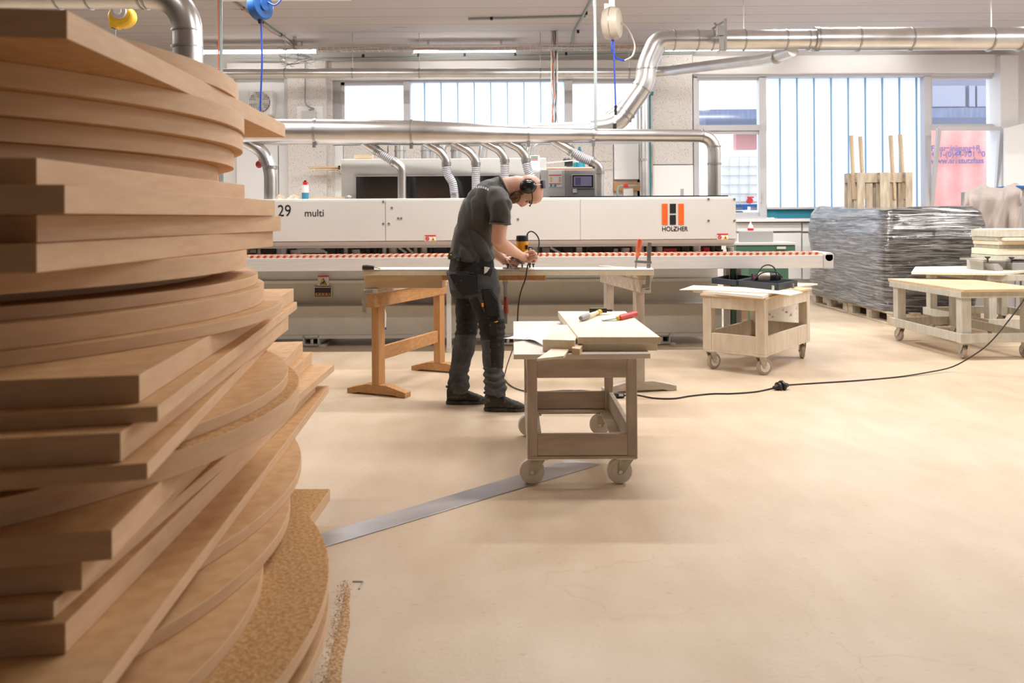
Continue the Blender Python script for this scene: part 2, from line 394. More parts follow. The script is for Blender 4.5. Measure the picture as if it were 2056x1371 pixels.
# window sill and white panels right
b = MB(); b.pb(1478, 438, 2008, 444, 12.28, .25); struct(b.build('window_sill', M['white'], bevel=.004))
for i in range(4):
    x0 = 1480 + i * 132; b = MB(); b.pb(x0, 447, x0 + 129, 464, 12.40, .1); struct(b.build('wall_panel', M['white'], bevel=.004))
    b = MB(); b.pb(x0, 468, x0 + 129, 560, 12.40, .1); struct(b.build('wall_panel', M['white'], bevel=.004))

# windows
def rect_frame(m, x0, y0, x1, y1, wpx, D, th):
    m.pb(x0, y0, x1, y0 + wpx, D, th); m.pb(x0, y1 - wpx, x1, y1, D, th)
    m.pb(x0, y0 + wpx, x0 + wpx, y1 - wpx, D, th); m.pb(x1 - wpx, y0 + wpx, x1, y1 - wpx, D, th)
W1 = thing('window_1', None, None, (wp(985), WY + .1, wz(287)), kind='structure')
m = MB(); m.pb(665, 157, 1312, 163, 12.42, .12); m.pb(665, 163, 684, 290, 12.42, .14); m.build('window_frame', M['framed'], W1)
m = MB(); m.pb(684, 163, 692, 290, 12.46, .1); m.pb(684, 163, 818, 171, 12.46, .1); m.pb(810, 157, 823, 290, 12.42, .14); m.pb(684, 280, 823, 290, 12.46, .1); m.build('window_frame', M['frame'], W1)
m = MB(); m.pb(1134, 157, 1150, 290, 12.42, .14); m.pb(1150, 159, 1300, 167, 12.46, .1); m.pb(1288, 160, 1304, 290, 12.46, .1); m.pb(1150, 280, 1300, 290, 12.46, .1); m.build('window_frame', M['frame'], W1)
m = MB(); m.pb(823, 157, 1135, 160, 12.44, .1); m.pb(823, 284, 1135, 290, 12.44, .1); m.build('track_rail', M['frame'], W1)
m = MB(); m.pb(691, 170, 811, 282, 12.52, .008); m.build('pane', M['glass'], W1)
m = MB(); m.pb(1149, 166, 1290, 282, 12.52, .008); m.build('pane', M['glass'], W1)
def uglass(W, xs, y0, y1, D):
    for a, c in zip(xs[:-1], xs[1:]):
        m = MB(); m.pb(a + 1.2, y0, c - 1.2, y1, D, .012); o = m.build('profile_glass', M['profil'], W)
        m = MB(); m.pb(c - 1.2, y0, c + .6, y1, D - .03, .04); m.build('flange', M['profiledge'], o)
uglass(W1, [819.3 + 33.4 * i for i in range(10)] + [1136], 160, 286, 12.52)
W2 = thing('window_2', None, None, (wp(1700), WY + .1, wz(440, 1700)), kind='structure')
m = MB(); m.pb(1393, 148, 2008, 154, 12.38, .14); m.pb(1393, 154, 1400, 441, 12.38, .14); m.pb(2001, 152, 2009, 425, 12.38, .14); m.pb(1393, 434, 1540, 441, 12.38, .14); m.build('window_frame', M['frame'], W2)
m = MB(); m.pb(1525, 154, 1539, 434, 12.38, .14); m.pb(1857, 152, 1870, 425, 12.38, .14); m.pb(1400, 252, 1525, 262, 12.38, .14); m.pb(1870, 250, 2003, 260, 12.38, .14); m.build('mullion', M['frame'], W2)
m = MB(); m.pb(1539, 415, 1860, 419, 12.38, .14); m.build('track_rail', M['frame'], W2)
m = MB(); m.pb(1540, 419, 1560, 437, 12.45, .04); m.pb(1560, 419, 1790, 437, 12.47, .04); m.build('spandrel_panel', M['teal'], W2)
def sash(x0, y0, x1, y1, wpx=7, D=12.42):
    m = MB(); rect_frame(m, x0, y0, x1, y1, wpx, D, .06); o = m.build('sash', M['frame'], W2)
    m = MB(); m.pb(x0 + wpx, y0 + wpx, x1 - wpx, y1 - wpx, D + .03, .008); m.build('pane', M['glass'], o); return o
sash(1397, 154, 1530, 258, 7); o = sash(1397, 262, 1530, 434, 7)
m = MB(); m.pb(1527, 385, 1531, 407, 12.36, .04); m.build('window_handle', M['zinc'], o)
sash(1865, 152, 2001, 255, 6)
# tilted-open lower sash on the right
def tilt_sash():
    a = [P(1885, 258, 12.1), P(2010, 258, 12.1), P(1998, 424, 12.42), P(1869, 424, 12.42)]
    m = MB()
    for i in range(4): m.beam(a[i], a[(i + 1) % 4], .055, .055, up=Vector((0, 1, 0)))
    o = m.build('tilted_sash', M['frame'], W2)
    m = MB(); vs = [m.b.verts.new(p) for p in a]; m._f(vs); m.build('pane', M['glass'], o)
tilt_sash()
uglass(W2, [1538.5] + [1567.4 + 34.3 * i for i in range(9)] + [1857], 154, 416, 12.52)

# outside
struct(MB().bb(-20, 34, 12.9, 40, -.1, .2).build('yard_ground', mat('yard_concrete', (.55, .55, .58), .9), loc=(0, 20, .2)))
bd = thing('neighbour_building', 'grey office facade with concrete band seen through the right window', 'building', (12, 24, .2))
bm_ = mat('bluish_concrete', (.17, .20, .30), .8, col2=(.24, .27, .38), sc=2, stretch=(6, 6, 1))
m = MB(); m.bb(5, 24, 22, 23, P(1460, 252, 22).z, P(1460, 219, 22).z); m.build('concrete_band', bm_, bd)
m = MB(); m.bb(P(1850, 200, 22.5).x, 24, 22.6, 26, P(1930, 222, 22.6).z, P(1930, 60, 22.6).z); m.build('facade', mat('facade_panel', (.22, .22, .27), .7), bd)
for x0, x1 in ((1872, 1938), (1946, 1958), (1962, 2010)):
    m = MB(); m.pb(x0, 172, x1, 214, 22.5, .12); m.build('facade_window', mat('facade_window_glass', (.32, .33, .40), .3), bd)
m = MB(); m.pb(1560, 260, 2030, 440, 24, .3); m.build('ground_floor_wall', mat('facade_ground', (.22, .2, .22), .8), bd)
m = MB(); m.bb(5, 24, 20.5, 22, P(1460, 254, 22).z - .15, P(1460, 252, 22).z); m.build('canopy', mat('canopy_dark', (.10, .12, .18), .8), bd)
for i in range(4): m = MB(); m.cyl((7.1 + i * 1.6, 20.8, .2), (7.1 + i * 1.6, 20.8, P(1460, 254, 22).z - .1), .09); m.build('canopy_post', mat('post_blue', (.08, .12, .30), .6), bd)
m = MB(); m.pb(1478, 268, 1522, 300, 21.5, .3); m.build('coral_panel', mat('coral_panel', (.80, .40, .36), .7), bd)
bn = thing('banner', 'coral red fabric banner with blue lettering behind the tilted window', 'banner', (P(1940, 437, 16).x, 16, .2))
m = MB(); x0, x1 = P(1862, 300, 16).x, P(2040, 300, 16).x; n = 40
vv = [[m.b.verts.new((x0 + (x1 - x0) * i / n, 16 + .05 * math.sin(i * .7), z)) for z in (.2, P(1930, 256, 16).z)] for i in range(n + 1)]
for i in range(n): m._f([vv[i][0], vv[i + 1][0], vv[i + 1][1], vv[i][1]])
m.build('fabric', mat('coral_fabric', (.80, .36, .32), .8, col2=(.72, .30, .28), sc=3), bn, smooth=True)
bt = mat('banner_letter_blue', (.13, .10, .26), .7)
for s_, y in (('Fassreinigung+R', 303), ('+41-(0)44-701 90', 315), ('www.amstutzfass', 328)):
    text('lettering', s_, .155, P(1869, y, 15.9), bt, bn, bold=.004, sx=.98)
# bulk container tanks outside
def ibc(z0, lab):
    t = thing('bulk_container', lab, 'tank', (P(1480, 400, 17).x, 17.4, z0), group=None)
    x0, x1 = P(1447, 350, 16.9).x, P(1545, 350, 16.9).x
    m = MB(); m.bb(x0 + .04, x1 - .04, 16.96, 17.9, z0 + .15, z0 + 1.12); m.cyl((x0 + .5, 17.4, z0 + 1.1), (x0 + .5, 17.4, z0 + 1.17), .12); m.build('plastic_tank', M['white'], t, bevel=.08)
    m = MB()
    for i in range(6): x = x0 + (x1 - x0) * i / 5; m.cyl((x, 16.93, z0 + .12), (x, 16.93, z0 + 1.14), .012, n=6)
    for i in range(6): z = z0 + .15 + i * .195; m.cyl((x0, 16.92, z), (x1, 16.92, z), .012, n=6)
    for i in range(5): y = 16.93 + i * .24; m.cyl((x0, y, z0 + .12), (x0, y, z0 + 1.14), .012, n=6)
    m.build('wire_cage', M['zinc'], t)
    m = MB(); m.bb(x0, x1, 16.9, 17.95, z0 + .08, z0 + .13)
    for x in (x0 + .05, (x0 + x1) / 2, x1 - .05): m.bb(x - .05, x + .05, 16.9, 17.95, z0, z0 + .08)
    m.build('base_skid', M['blue'], t)
    m = MB(); m.cyl((x0 + .62, 16.88, z0 + .2), (x0 + .62, 16.97, z0 + .2), .06); m.box((x0 + .62, 16.87, z0 + .27), (.14, .02, .03)); m.build('tap', M['red'], t)
ibc(1.38, 'white caged bulk tank outside, upper of the two behind the left casement')
ibc(.2, 'white caged bulk tank outside, lower one carrying the other tank')
# ------------------------------------------------------------------ foreground stack of table tops
T_, t_ = .0592, .0336
def disc_pts(c, r, n=96): return [(c[0] + r * math.cos(2 * math.pi * k / n), c[1] + r * math.sin(2 * math.pi * k / n)) for k in range(n)]
def rect_pts(a, b, wd=1.45, sag=.035):
    a = Vector(a); b = Vector(b); d = (b - a).normalized(); n = Vector((-d.y, d.x))
    if n.x > 0: n = -n
    pts = [a, b, b + n * wd, a + n * wd]
    out = [tuple(pts[0]), tuple(pts[1]), tuple(pts[2]), tuple(pts[3])]
    for k in range(1, 16):
        q = 1 - k / 16; out.append(tuple(a + n * wd * q - d * sag * 4 * q * (1 - q)))
    return out
LAY = [  # shape, thickness, geometry, label
 ('d', T_, ((-2.13, 2.58), 1.18), 'round MDF top lying uppermost on the tall foreground stack'),
 ('r', T_, ((-.90, 1.616), (-1.02, 3.594)), 'rectangular MDF board, uppermost of its shape, long corner pointing at the steel duct'),
 ('d', T_, ((-2.101, 2.555), 1.18), 'round MDF top directly under the uppermost rectangular board'),
 ('d', T_, ((-2.125, 2.61), 1.18), 'second round MDF top below the uppermost rectangular board'),
 ('d', T_, ((-2.166, 2.63), 1.18), 'third round MDF top below the uppermost rectangular board'),
 ('d', T_, ((-2.215, 2.60), 1.18), 'round MDF top resting on the group of four rectangular boards'),
 ('r', T_, ((-.99, 1.66), (-1.012, 3.02)), 'short rectangular MDF board, top one of the group of four at eye level'),
 ('r', T_, ((-.892, 1.589), (-.904, 3.04)), 'rectangular MDF board with smudged edge, second of the group of four at eye level'),
 ('r', T_, ((-.99, 1.66), (-.905, 3.12)), 'rectangular MDF board, third of the group of four at eye level'),
 ('r', T_, ((-.955, 1.60), (-.93, 3.10)), 'rectangular MDF board, lowest of the group of four at eye level'),
 ('d', T_, ((-2.076, 2.50), 1.18), 'round MDF top directly under the four eye-level boards'),
 ('d', t_, ((-2.23, 2.60), 1.18), 'thin round MDF top set back in the shadow gap below eye level'),
 ('d', t_, ((-2.075, 2.62), 1.18), 'thin round MDF top just below the shadow gap'),
 ('d', T_, ((-2.036, 2.567), 1.18), 'thick pale round MDF top, second below the shadow gap'),
 ('d', t_, ((-1.974, 2.589), 1.18), 'thin wide round MDF top with sawdust on it, third below the shadow gap'),
 ('r', T_, ((-.785, 1.674), (-1.024, 3.73)), 'thick rectangular MDF board, first one twisted below the round tops'),
 ('r', t_, ((-.733, 1.644), (-1.001, 3.70)), 'thin rectangular board with rough edge, second of the twisted group'),
 ('r', T_, ((-.773, 1.568), (-.968, 3.44)), 'thick rectangular board, third of the twisted group'),
 ('r', t_, ((-.719, 1.565), (-1.026, 3.53)), 'thin rectangular board, lowest of the twisted group'),
 ('d', t_, ((-1.901, 2.394), 1.18), 'round top with bare upper face showing below the twisted boards'),
 ('d', T_, ((-1.861, 2.38), 1.18), 'sawdust-covered round top under the one with the bare face'),
 ('r', T_, ((-.784, 1.554), (-1.036, 3.932)), 'thick rectangular board whose far corner shows highest beside the bare round top'),
 ('r', T_, ((-.842, 1.552), (-1.003, 3.976)), 'thick rectangular board with pale end, second of the lower group'),
 ('r', t_, ((-.873, 1.51), (-.887, 3.956)), 'thin rectangular board whose far corner reaches furthest right in the lower group'),
 ('r', T_, ((-.843, 1.496), (-.93, 3.75)), 'thick rectangular board with a pale long edge low in the stack'),
 ('r', t_, ((-.726, 1.403), (-.90, 3.893)), 'thin wide rectangular board low in the stack with its top face bare'),
 ('d', t_, ((-2.133, 2.479), 1.424), 'large thin round top with speckled face, upper of the low round ones'),
 ('d', t_, ((-1.80, 2.197), 1.14), 'thin round top below the large speckled one'),
 ('d', t_, ((-1.70, 1.816), 1.077), 'thin round top with a pale edge just above the largest speckled top'),
 ('d', t_, ((-1.815, 1.866), 1.346), 'largest round top near the floor, covered in sawdust'),
 ('r', .043, ((-.676, 1.95), (-.668, 2.901)), 'thin board near the floor, its corner pointing at the steel strip'),
 ('d', t_, ((-1.815, 1.866), 1.346), 'lowest round top of the stack, resting on the pallet'),
]
zt = 1.736
for sh, th, g, lab in LAY:
    pts = disc_pts(*g) if sh == 'd' else rect_pts(*g)
    m = MB(); m.prism(pts, zt - th + .0006, zt)
    for f_ in m.b.faces:
        f_.material_index = 0 if abs(f_.normal.z) > .5 or len(f_.verts) > 4 else 1
    for f_ in m.b.faces: f_.normal_update(); f_.material_index = 0 if len(f_.verts) > 4 else 1
    o = m.build('round_table_top' if sh == 'd' else 'rectangular_board', [M['mdf_dusty'] if ('sawdust' in lab and zt < .8 or 'steel strip' in lab) else M['mdf'], M['mdf_edge']], bevel=.0015, smooth=True, ang=30)
    tag(o, lab, 'board', 'stacked MDF table tops on the left')
    zt -= th
BASE = zt
# pallet under the stack
def pallet(L=1.2, Wd=.8, Ht=.144, mt='oldwoodx', name='pallet', nb=5):
    t = thing(name, None, None, (0, 0, 0))
    for i in range(nb):
        wb_ = .145 if i % 2 == 0 else .1
        y = -Wd / 2 + wb_ / 2 + (Wd - wb_) * i / (nb - 1) if nb > 1 else 0
        m = MB(); m.box((0, y, Ht - .011), (L, wb_, .021)); m.build('deck_board', M[mt], t, bevel=.003)
    for x in (-L / 2 + .07, 0, L / 2 - .07):
        m = MB(); m.box((x, 0, Ht - .033), (.14, Wd, .021)); m.build('cross_board', M[mt], t)
        for y in (-Wd / 2 + .05, 0, Wd / 2 - .05):
            m = MB(); m.box((x, y, (Ht - .043 + .02) / 2 + 0.0), (.14, .1 if y else .14, Ht - .065)); m.build('block', M['oldwood'], t, bevel=.004)
    for y in (-Wd / 2 + .05, 0, Wd / 2 - .05):
        m = MB(); m.box((0, y, .0105), (L, .1 if y else .14, .02)); m.build('bottom_board', M[mt], t, bevel=.003)
    return t
pl = pallet(1.5, 1.4, BASE - .001, nb=7); tag(pl, 'wooden pallet under the foreground stack, its corner block on the floor', 'pallet')
pl.location = (-1.315, 1.63, 0)
# sawdust trail beside the stack
def mound(pts, wd, name, lab, col, cat='sawdust'):
    random.seed(3); m = MB(); pts = smoothpath(pts, 10); rs = []
    for i, p in enumerate(pts):
        t = (pts[min(i + 1, len(pts) - 1)] - pts[max(i - 1, 0)]).normalized(); n = Vector((-t.y, t.x, 0))
        e = min(1, i / 5, (len(pts) - 1 - i) / 5) + .05
        k = e * (.55 + .7 * min(1, i / 25) + .25 * noise.noise(Vector((i * .21, 0, 0))))
        wl, wr = wd * k * random.uniform(1.6, 1.75), wd * k * random.uniform(.6, .7)
        rs.append([p + n * wl + Vector((0, 0, .0006)), p + n * wl * .45 + Vector((0, 0, .0016 * e)), p - n * wr * .4 + Vector((0, 0, .002 * e)), p - n * wr + Vector((0, 0, .0006))])
    vs = [[m.b.verts.new(q) for q in r] for r in rs]
    for a, b_ in zip(vs[:-1], vs[1:]):
        for j in range(3): m._f([a[j], a[j + 1], b_[j + 1], b_[j]])
    return tag(m.build(name, col, smooth=True), lab, cat, kind='stuff')
M['sawdust'] = mat('sawdust', (.40, .20, .07), .95, col2=(.62, .44, .27), sc=110, detail=9, lo=.4, hi=.6, bump=.4, bsc=200)
mound([G(697, 1170), G(690, 1225), G(683, 1270), G(672, 1310), G(662, 1371), G(655, 1440)], .013, 'sawdust_trail', 'orange-brown sawdust swept in a line beside the foreground stack', M['sawdust'])
rnd = random.Random(4); m = MB()
for k in range(1100):
    y = rnd.uniform(1165, 1440); x = 697 - (y - 1170) * .155 + rnd.gauss(0, 5 + (y - 1165) * .035) - (6 + (y - 1165) * .03); p = G(x, y); s_ = rnd.uniform(.0008, .0026)
    v = [m.b.verts.new(p + Vector((rnd.uniform(-s_, s_) * 1.5, rnd.uniform(-s_, s_) * 1.5, .0004 + (s_ if j == 3 else 0)))) for j in range(4)]
    for q in ((0, 1, 2), (0, 1, 3), (1, 2, 3), (0, 2, 3)): m._f([v[i] for i in q])
tag(m.build('sawdust_grains', mat('sawdust_grain', (.62, .38, .18), .9)), 'loose sawdust grains scattered along the foreground stack', 'sawdust', kind='stuff')
m = MB(); m.tube(smoothpath([G(708, 1168), G(726, 1168.5), G(728, 1171), G(721, 1183)], 4), .004, n=6)
tag(m.build('hex_key', M['steeldark'], smooth=True), 'small bent hex key lying on the floor near the stack', 'tool')
# steel strip on the floor
q = [G(600, 1086), G(1143, 924), G(1205, 933), G(600, 1115)]
m = MB(); m.prism([(p.x, p.y) for p in q], .0005, .004)
M['strip'] = mat('brushed_strip_steel', (.40, .40, .42), .35, .75, col2=(.52, .50, .50), sc=2, stretch=(1, 3, 1), detail=8, rvar=.12)
tag(m.build('steel_strip', M['strip'], bevel=.0008), 'long flat steel strip lying across the floor under the near trolley', 'metal strip')

# ------------------------------------------------------------------ edge banding machine
HX0, HX1 = -3.35, P(1478, 440, 7.6).x
zA, zB = P(1028, 397, 7.6).z, P(1028, 483, 7.6).z
mc = thing('edge_banding_machine', 'long cream edge banding machine with orange and black logo behind the worker', 'machine', (-.6, 8.1, 0))
m = MB(); m.bb(HX0, HX1, 7.6, 8.25, zB, zA); m.build('hood', M['cream'], mc, bevel=.012)
zC = P(1028, 491, 7.6).z
m = MB(); a = [(7.6, zB - .001), (7.66, zC), (8.25, zC), (8.25, zB - .001)]
v0 = [m.b.verts.new((HX0, y, z)) for y, z in a]; v1 = [m.b.verts.new((HX1, y, z)) for y, z in a]
m._f(v0); m._f(v1[::-1])
for i in range(4): m._f([v0[i], v0[(i + 1) % 4], v1[(i + 1) % 4], v1[i]])
m.build('hood_lower_edge', M['greyl'], mc)
for x0, x1 in ((HX0, P(774, 440, 7.6).x - .004), (P(774, 440, 7.6).x + .004, P(1165, 440, 7.6).x - .004), (P(1165, 440, 7.6).x + .004, HX1 - .01)):
    m = MB(); m.bb(x0, x1, 7.592, 7.6, zB + .004, zA - .02); m.build('hood_panel', M['cream'], mc, bevel=.003)
m = MB(); m.bb(P(1100, 0, 7.7).x, P(1455, 0, 7.7).x, 7.62, 8.2, zA, zA + .012); m.build('hood_top_seal', M['black'], mc)
m = MB(); m.bb(HX0, HX1, 7.68, 8.2, P(1028, 496, 7.68).z, zC); m.build('pressure_beam', M['greyl'], mc)
# screws and hinges on hood
for x, y in ((787, 417), (800, 438), (806, 438), (770, 449), (781, 449), (770, 405), (1040, 440), (1422, 400), (1474, 400), (1422, 443), (1474, 443)):
    p = P(x, y, 7.6); m = MB(); m.cyl((p.x, 7.586, p.z), (p.x, 7.6, p.z), .011, n=10); m.build('screw', M['steeldark'], mc)
# texts on hood
text('lettering', '29', .155, P(557, 434, 7.59), M['black'], mc, sx=.86)
text('lettering', 'multi', .098, P(611, 434.5, 7.59), M['black'], mc, sx=.95)
for x0, x1, y0, y1, mm in ((1329, 1340.5, 409, 451, 'orange'), (1362, 1373, 409, 451, 'orange'), (1345, 1357, 409, 428, 'black'), (1345, 1357, 431.5, 451, 'black')):
    m = MB(); m.pb(x0, y0, x1, y1, 7.588, .004); m.build('logo_bar', M[mm], mc)
text('lettering', 'HOLZHER', .062, P(1329, 464, 7.59), M['black'], mc, sx=.88, bold=.0006)
m = MB(); m.pb(1352, 459.4, 1356, 460.6, 7.588, .003); m.build('lettering_hyphen', M['black'], mc)
def sticker(x, y, s_, D, par):
    m = MB(); m.pb(x, y, x + 22 * s_, y + 2.4 * s_, D, .003); m.build('warning_bar', M['red'], par)
    m = MB(); m.pb(x, y + 2.6 * s_, x + 22 * s_, y + 12 * s_, D + .002, .003); m.build('sticker', M['white'], par)
    c = P(x + 5 * s_, y + 7.2 * s_, D); r = 4.4 * s_ * D / F
    m = MB(); m.tube([(c.x + r * .8 * math.cos(k * .785), D - .001, c.z + r * .8 * math.sin(k * .785)) for k in range(8)], r * .18, n=5, closed=True)
    m.cyl((c.x - r * .5, D - .001, c.z + r * .5), (c.x + r * .5, D - .001, c.z - r * .5), r * .15, n=5); m.build('prohibition_sign', M['red'], par)
    c = P(x + 16.5 * s_, y + 7.5 * s_, D); m = MB(); m.prism_y([(c.x - r, c.z - r * .8), (c.x + r, c.z - r * .8), (c.x, c.z + r)], D - .002, D + .002); m.build('warning_triangle', M['yellow'], par)
    m = MB(); m.prism_y([(c.x - r * .35, c.z - r * .5), (c.x + r * .35, c.z - r * .5), (c.x, c.z + r * .35)], D - .004, D); m.build('pictogram', M['black'], par)
sticker(853, 472, 1, 7.586, mc); sticker(1440, 469, 1, 7.586, mc)
# dark slot with rollers and units
SD = 7.95
m = MB(); m.bb(HX0, HX1 - .05, SD, SD + .3, P(0, 515, SD).z, P(0, 470, SD).z); m.build('dark_backplate', M['dark'], mc)
random.seed(11)
x = 480.0
cols = [M['black'], M['steeldark'], M['red'], M['greyl'], M['dark'], M['black'], M['black'], M['black'], M['grey'], M['dark']]
slotmats = cols
while x < 1462:
    wpx = random.choice([9, 12, 15, 20, 26]); mm = random.choice(slotmats)
    if 880 < x < 1070: wpx = 18
    y0 = random.choice([494, 495, 497, 499])
    kind = random.random()
    if kind < .45:
        m = MB(); p = P(x + wpx / 2, 500, 7.8); r = wpx * .5 * 7.8 / F; m.cyl((p.x, 7.8, P(0 + 1028, 508, 7.8).z), (p.x, 7.8, P(1028, y0, 7.8).z), r, n=14); m.build('pressure_roller', random.choice([M['copper'], M['steeldark'], M['black'], M['black'], M['steeldark']]), mc, smooth=True)
    elif kind < .9:
        m = MB(); m.pb(x, y0 + 2, x + wpx, 508, 7.78, .1); m.build('guide_block', mm, mc, bevel=.004)
    else:
        m = MB(); p0 = P(x, 497, 7.75); p1 = P(x + wpx, 508, 7.75); m.beam((p0.x, 7.75, p0.z), (p1.x, 7.75, p1.z), .02, .02); m.build('linkage_arm', M['greyl'], mc)
    x += wpx + random.choice([1, 2, 5, 7])
m = MB(); m.pb(595, 499, 648, 508, 7.76, .06); m.build('clear_cover', M['greyl'], mc, bevel=.003)
# conveyor beam
bz0, bz1 = P(1028, 542, 7.3).z, P(1028, 515.5, 7.3).z
m = MB(); m.bb(HX0, P(1650, 0, 7.3).x, 7.3, 7.66, bz0, bz1); m.build('conveyor_beam', M['beamalu'], mc, bevel=.004)
m = MB(); xe0, xe1 = P(1650, 0, 7.3).x, P(1670, 0, 7.3).x; m.bb(xe0 + .002, xe1, 7.29, 7.67, bz0 - .005, bz1 + .01); m.cyl((xe1 - .04, 7.29, bz1 - .02), (xe1 - .04, 7.67, bz1 - .02), .045); m.build('beam_end_cap', M['greyl'], mc, bevel=.008)
m = MB(); m.bb(HX0, xe0, 7.32, 7.60, bz1, bz1 + .022); m.build('chain_bed', mat('chain_bed_cream', (.72, .62, .48), .5), mc)
xx = P(330, 0, 7.31).x; pad = None
while xx < P(1648, 0, 7.31).x:
    if pad is None:
        m = MB()
        m.b.verts.ensure_lookup_table()
        a = [(-.016, 0), (.008, 0), (.018, .0235), (-.006, .0235)]
        m.prism_y(a, -.005, .24); m2 = m
        pad = m.build('chain_pad', M['redpad'], None, loc=(0, 0, 0)); pad.parent = mc; o = pad
    else:
        o = pad.copy(); COL.objects.link(o)
    o.location = Vector((xx, 7.315, bz1 + .0005)) - Vector(WLOC[mc.name]); xx += .0603
# base
bx1 = P(1446, 0, 7.8).x
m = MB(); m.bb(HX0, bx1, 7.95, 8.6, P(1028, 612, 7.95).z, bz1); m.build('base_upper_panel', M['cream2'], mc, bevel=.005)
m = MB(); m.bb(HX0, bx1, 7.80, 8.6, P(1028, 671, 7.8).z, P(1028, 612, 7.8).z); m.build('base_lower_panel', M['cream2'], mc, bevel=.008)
m = MB(); m.bb(HX0, bx1, 7.78, 7.81, P(1028, 673, 7.8).z - .02, P(1028, 670.5, 7.8).z); m.build('base_rim', M['greyl'], mc)
m = MB(); m.bb(HX0, bx1 - .05, 7.91, 7.95, P(1028, 566, 7.95).z, P(1028, 560, 7.95).z); m.build('cable_ledge', M['cream'], mc, bevel=.003)
m = MB(); m.pb(813, 578, 905, 610, 7.93, .03); m.build('dark_cover', M['grey'], mc, bevel=.004)
m = MB(); m.pb(631, 577, 665, 596, 7.93, .03); m.build('opening', M['dark'], mc)
m = MB(); m.pb(633, 588, 663, 594, 7.925, .02); m.build('terminal_strip', M['beech'], mc)
for i in range(4): m = MB(); m.pb(637 + i * 7, 589, 639 + i * 7, 592, 7.92, .01); m.build('terminal', M['black'], mc)
m = MB(); rect_frame(m, 630, 576, 666, 597, 1.5, 7.92, .02); m.build('opening_frame', M['greyl'], mc)
m = MB(); m.pb(638, 553, 660, 556, 7.90, .006); m.build('warning_bar', M['red'], mc)
m = MB(); m.pb(638, 556.3, 660, 573, 7.903, .006); m.build('sticker', M['cream'], mc)
c = P(648.5, 566, 7.89); r = .035
m = MB(); m.prism_y([(c.x - r, c.z - r * .8), (c.x + r, c.z - r * .8), (c.x, c.z + r)], 7.895, 7.905); m.build('warning_triangle', M['black'], mc)
m = MB(); m.prism_y([(c.x - r * .75, c.z - r * .66), (c.x + r * .75, c.z - r * .66), (c.x, c.z + r * .72)], 7.89, 7.90); m.build('warning_field', M['yellow'], mc)
m = MB(); m.cyl((c.x - .008, 7.887, c.z - .012), (c.x + .012, 7.887, c.z + .004), .006, n=6); m.cyl((c.x - .016, 7.887, c.z - .014), (c.x + .016, 7.887, c.z - .014), .004, n=6); m.build('pictogram', M['black'], mc)
# feet: square hollow tubes running back
for fx in (624, 1020, 1330):
    p = P(fx, 690, 7.75); m = MB(); hw = .075; z1 = P(1028, 673, 7.75).z
    for (a0, a1, b0, b1) in ((-hw, -hw + .008, 0.02, z1), (hw - .008, hw, .02, z1), (-hw, hw, .02, .028), (-hw, hw, z1 - .008, z1)):
        m.bb(p.x + a0, p.x + a1, 7.75, 8.9, b0, b1)
    m.bb(p.x - hw - .03, p.x + hw + .06, 7.78, 7.95, 0.001, .02); m.build('foot', M['greyl'], mc)
    m = MB(); m.cyl((p.x, 7.8, .03), (p.x, 7.8, .075), .018, n=8); m.build('foot_bolt', M['zinc'], mc)
# upper cabinet with dark window behind the hood
m = MB(); m.pb(685, 318, 1097, 402, 8.2, .45); m.build('upper_cabinet', M['cream'], mc, bevel=.01)
m = MB(); m.pb(1064, 312, 1084, 400, 8.17, .05); m.build('cabinet_edge', M['white'], mc, bevel=.004)
m = MB(); rect_frame(m, 713, 352, 1035, 400, 1.5, 8.17, .04); m.build('window_rim', M['greyl'], mc)
m = MB(); m.pb(714.5, 353.5, 1033, 399, 8.185, .02); m.build('tinted_window', M['blackglass'], mc)
for y in (314, 317, 320): m = MB(); m.pb(1066, y, 1080, y + .9, 8.165, .01); m.build('stripe', M['green'] if y < 319 else M['red'], mc)
# control cabinet
m = MB(); m.pb(1086, 341, 1134, 398, 8.15, .45); m.build('cabinet_door', M['greyl'], mc, bevel=.004)
m = MB(); m.pb(1134, 341, 1210, 398, 8.15, .45); m.build('control_cabinet', M['grey'], mc, bevel=.004)
m = MB(); m.pb(1148, 350, 1193, 378, 8.12, .04); m.build('screen_bezel', M['greyl'], mc, bevel=.004)
m = MB(); m.pb(1149.5, 351.5, 1191, 376, 8.112, .03); m.build('screen_frame', M['black'], mc)
m = MB(); m.pb(1152, 354, 1188, 373.5, 8.108, .02); m.build('touch_screen', emit('screen_dim', (.07, .06, .10), 1.0), mc)
m = MB(); m.pb(1155, 356, 1166, 372, 8.105, .01); m.build('screen_panel', emit('screen_dim_dark', (.03, .025, .05), 1.0), mc)
m = MB(); m.pb(1150, 379, 1158, 387, 8.13, .03); m.build('label_plate', M['paper'], mc)
m = MB(); m.pb(1101, 342, 1128, 375, 8.14, .02); m.build('notice', M['white'], mc)
for y, mm in ((351, 'red'), (368, 'orange')): m = MB(); m.pb(1102, y, 1127, y + 1.6, 8.135, .01); m.build('notice_bar', M[mm], mc)
for y in (357, 362.5):
    c = P(1106.5, y, 8.13); m = MB(); m.prism_y([(c.x - .011, c.z - .01), (c.x + .011, c.z - .01), (c.x, c.z + .012)], 8.13, 8.14); m.build('warning_triangle', M['yellow'], mc)
    c = P(1124, y, 8.13); m = MB(); m.cyl((c.x, 8.13, c.z), (c.x, 8.14, c.z), .011, n=12); m.build('prohibition_sign', mat('pale_red', (.7, .3, .32), .5), mc)
for x in (1106.5, 1115): c = P(x, 372.5, 8.13); m = MB(); m.cyl((c.x, 8.128, c.z), (c.x, 8.14, c.z), .012, n=12); m.build('mandatory_sign', mat('sign_blue', (.05, .25, .6), .5), mc)
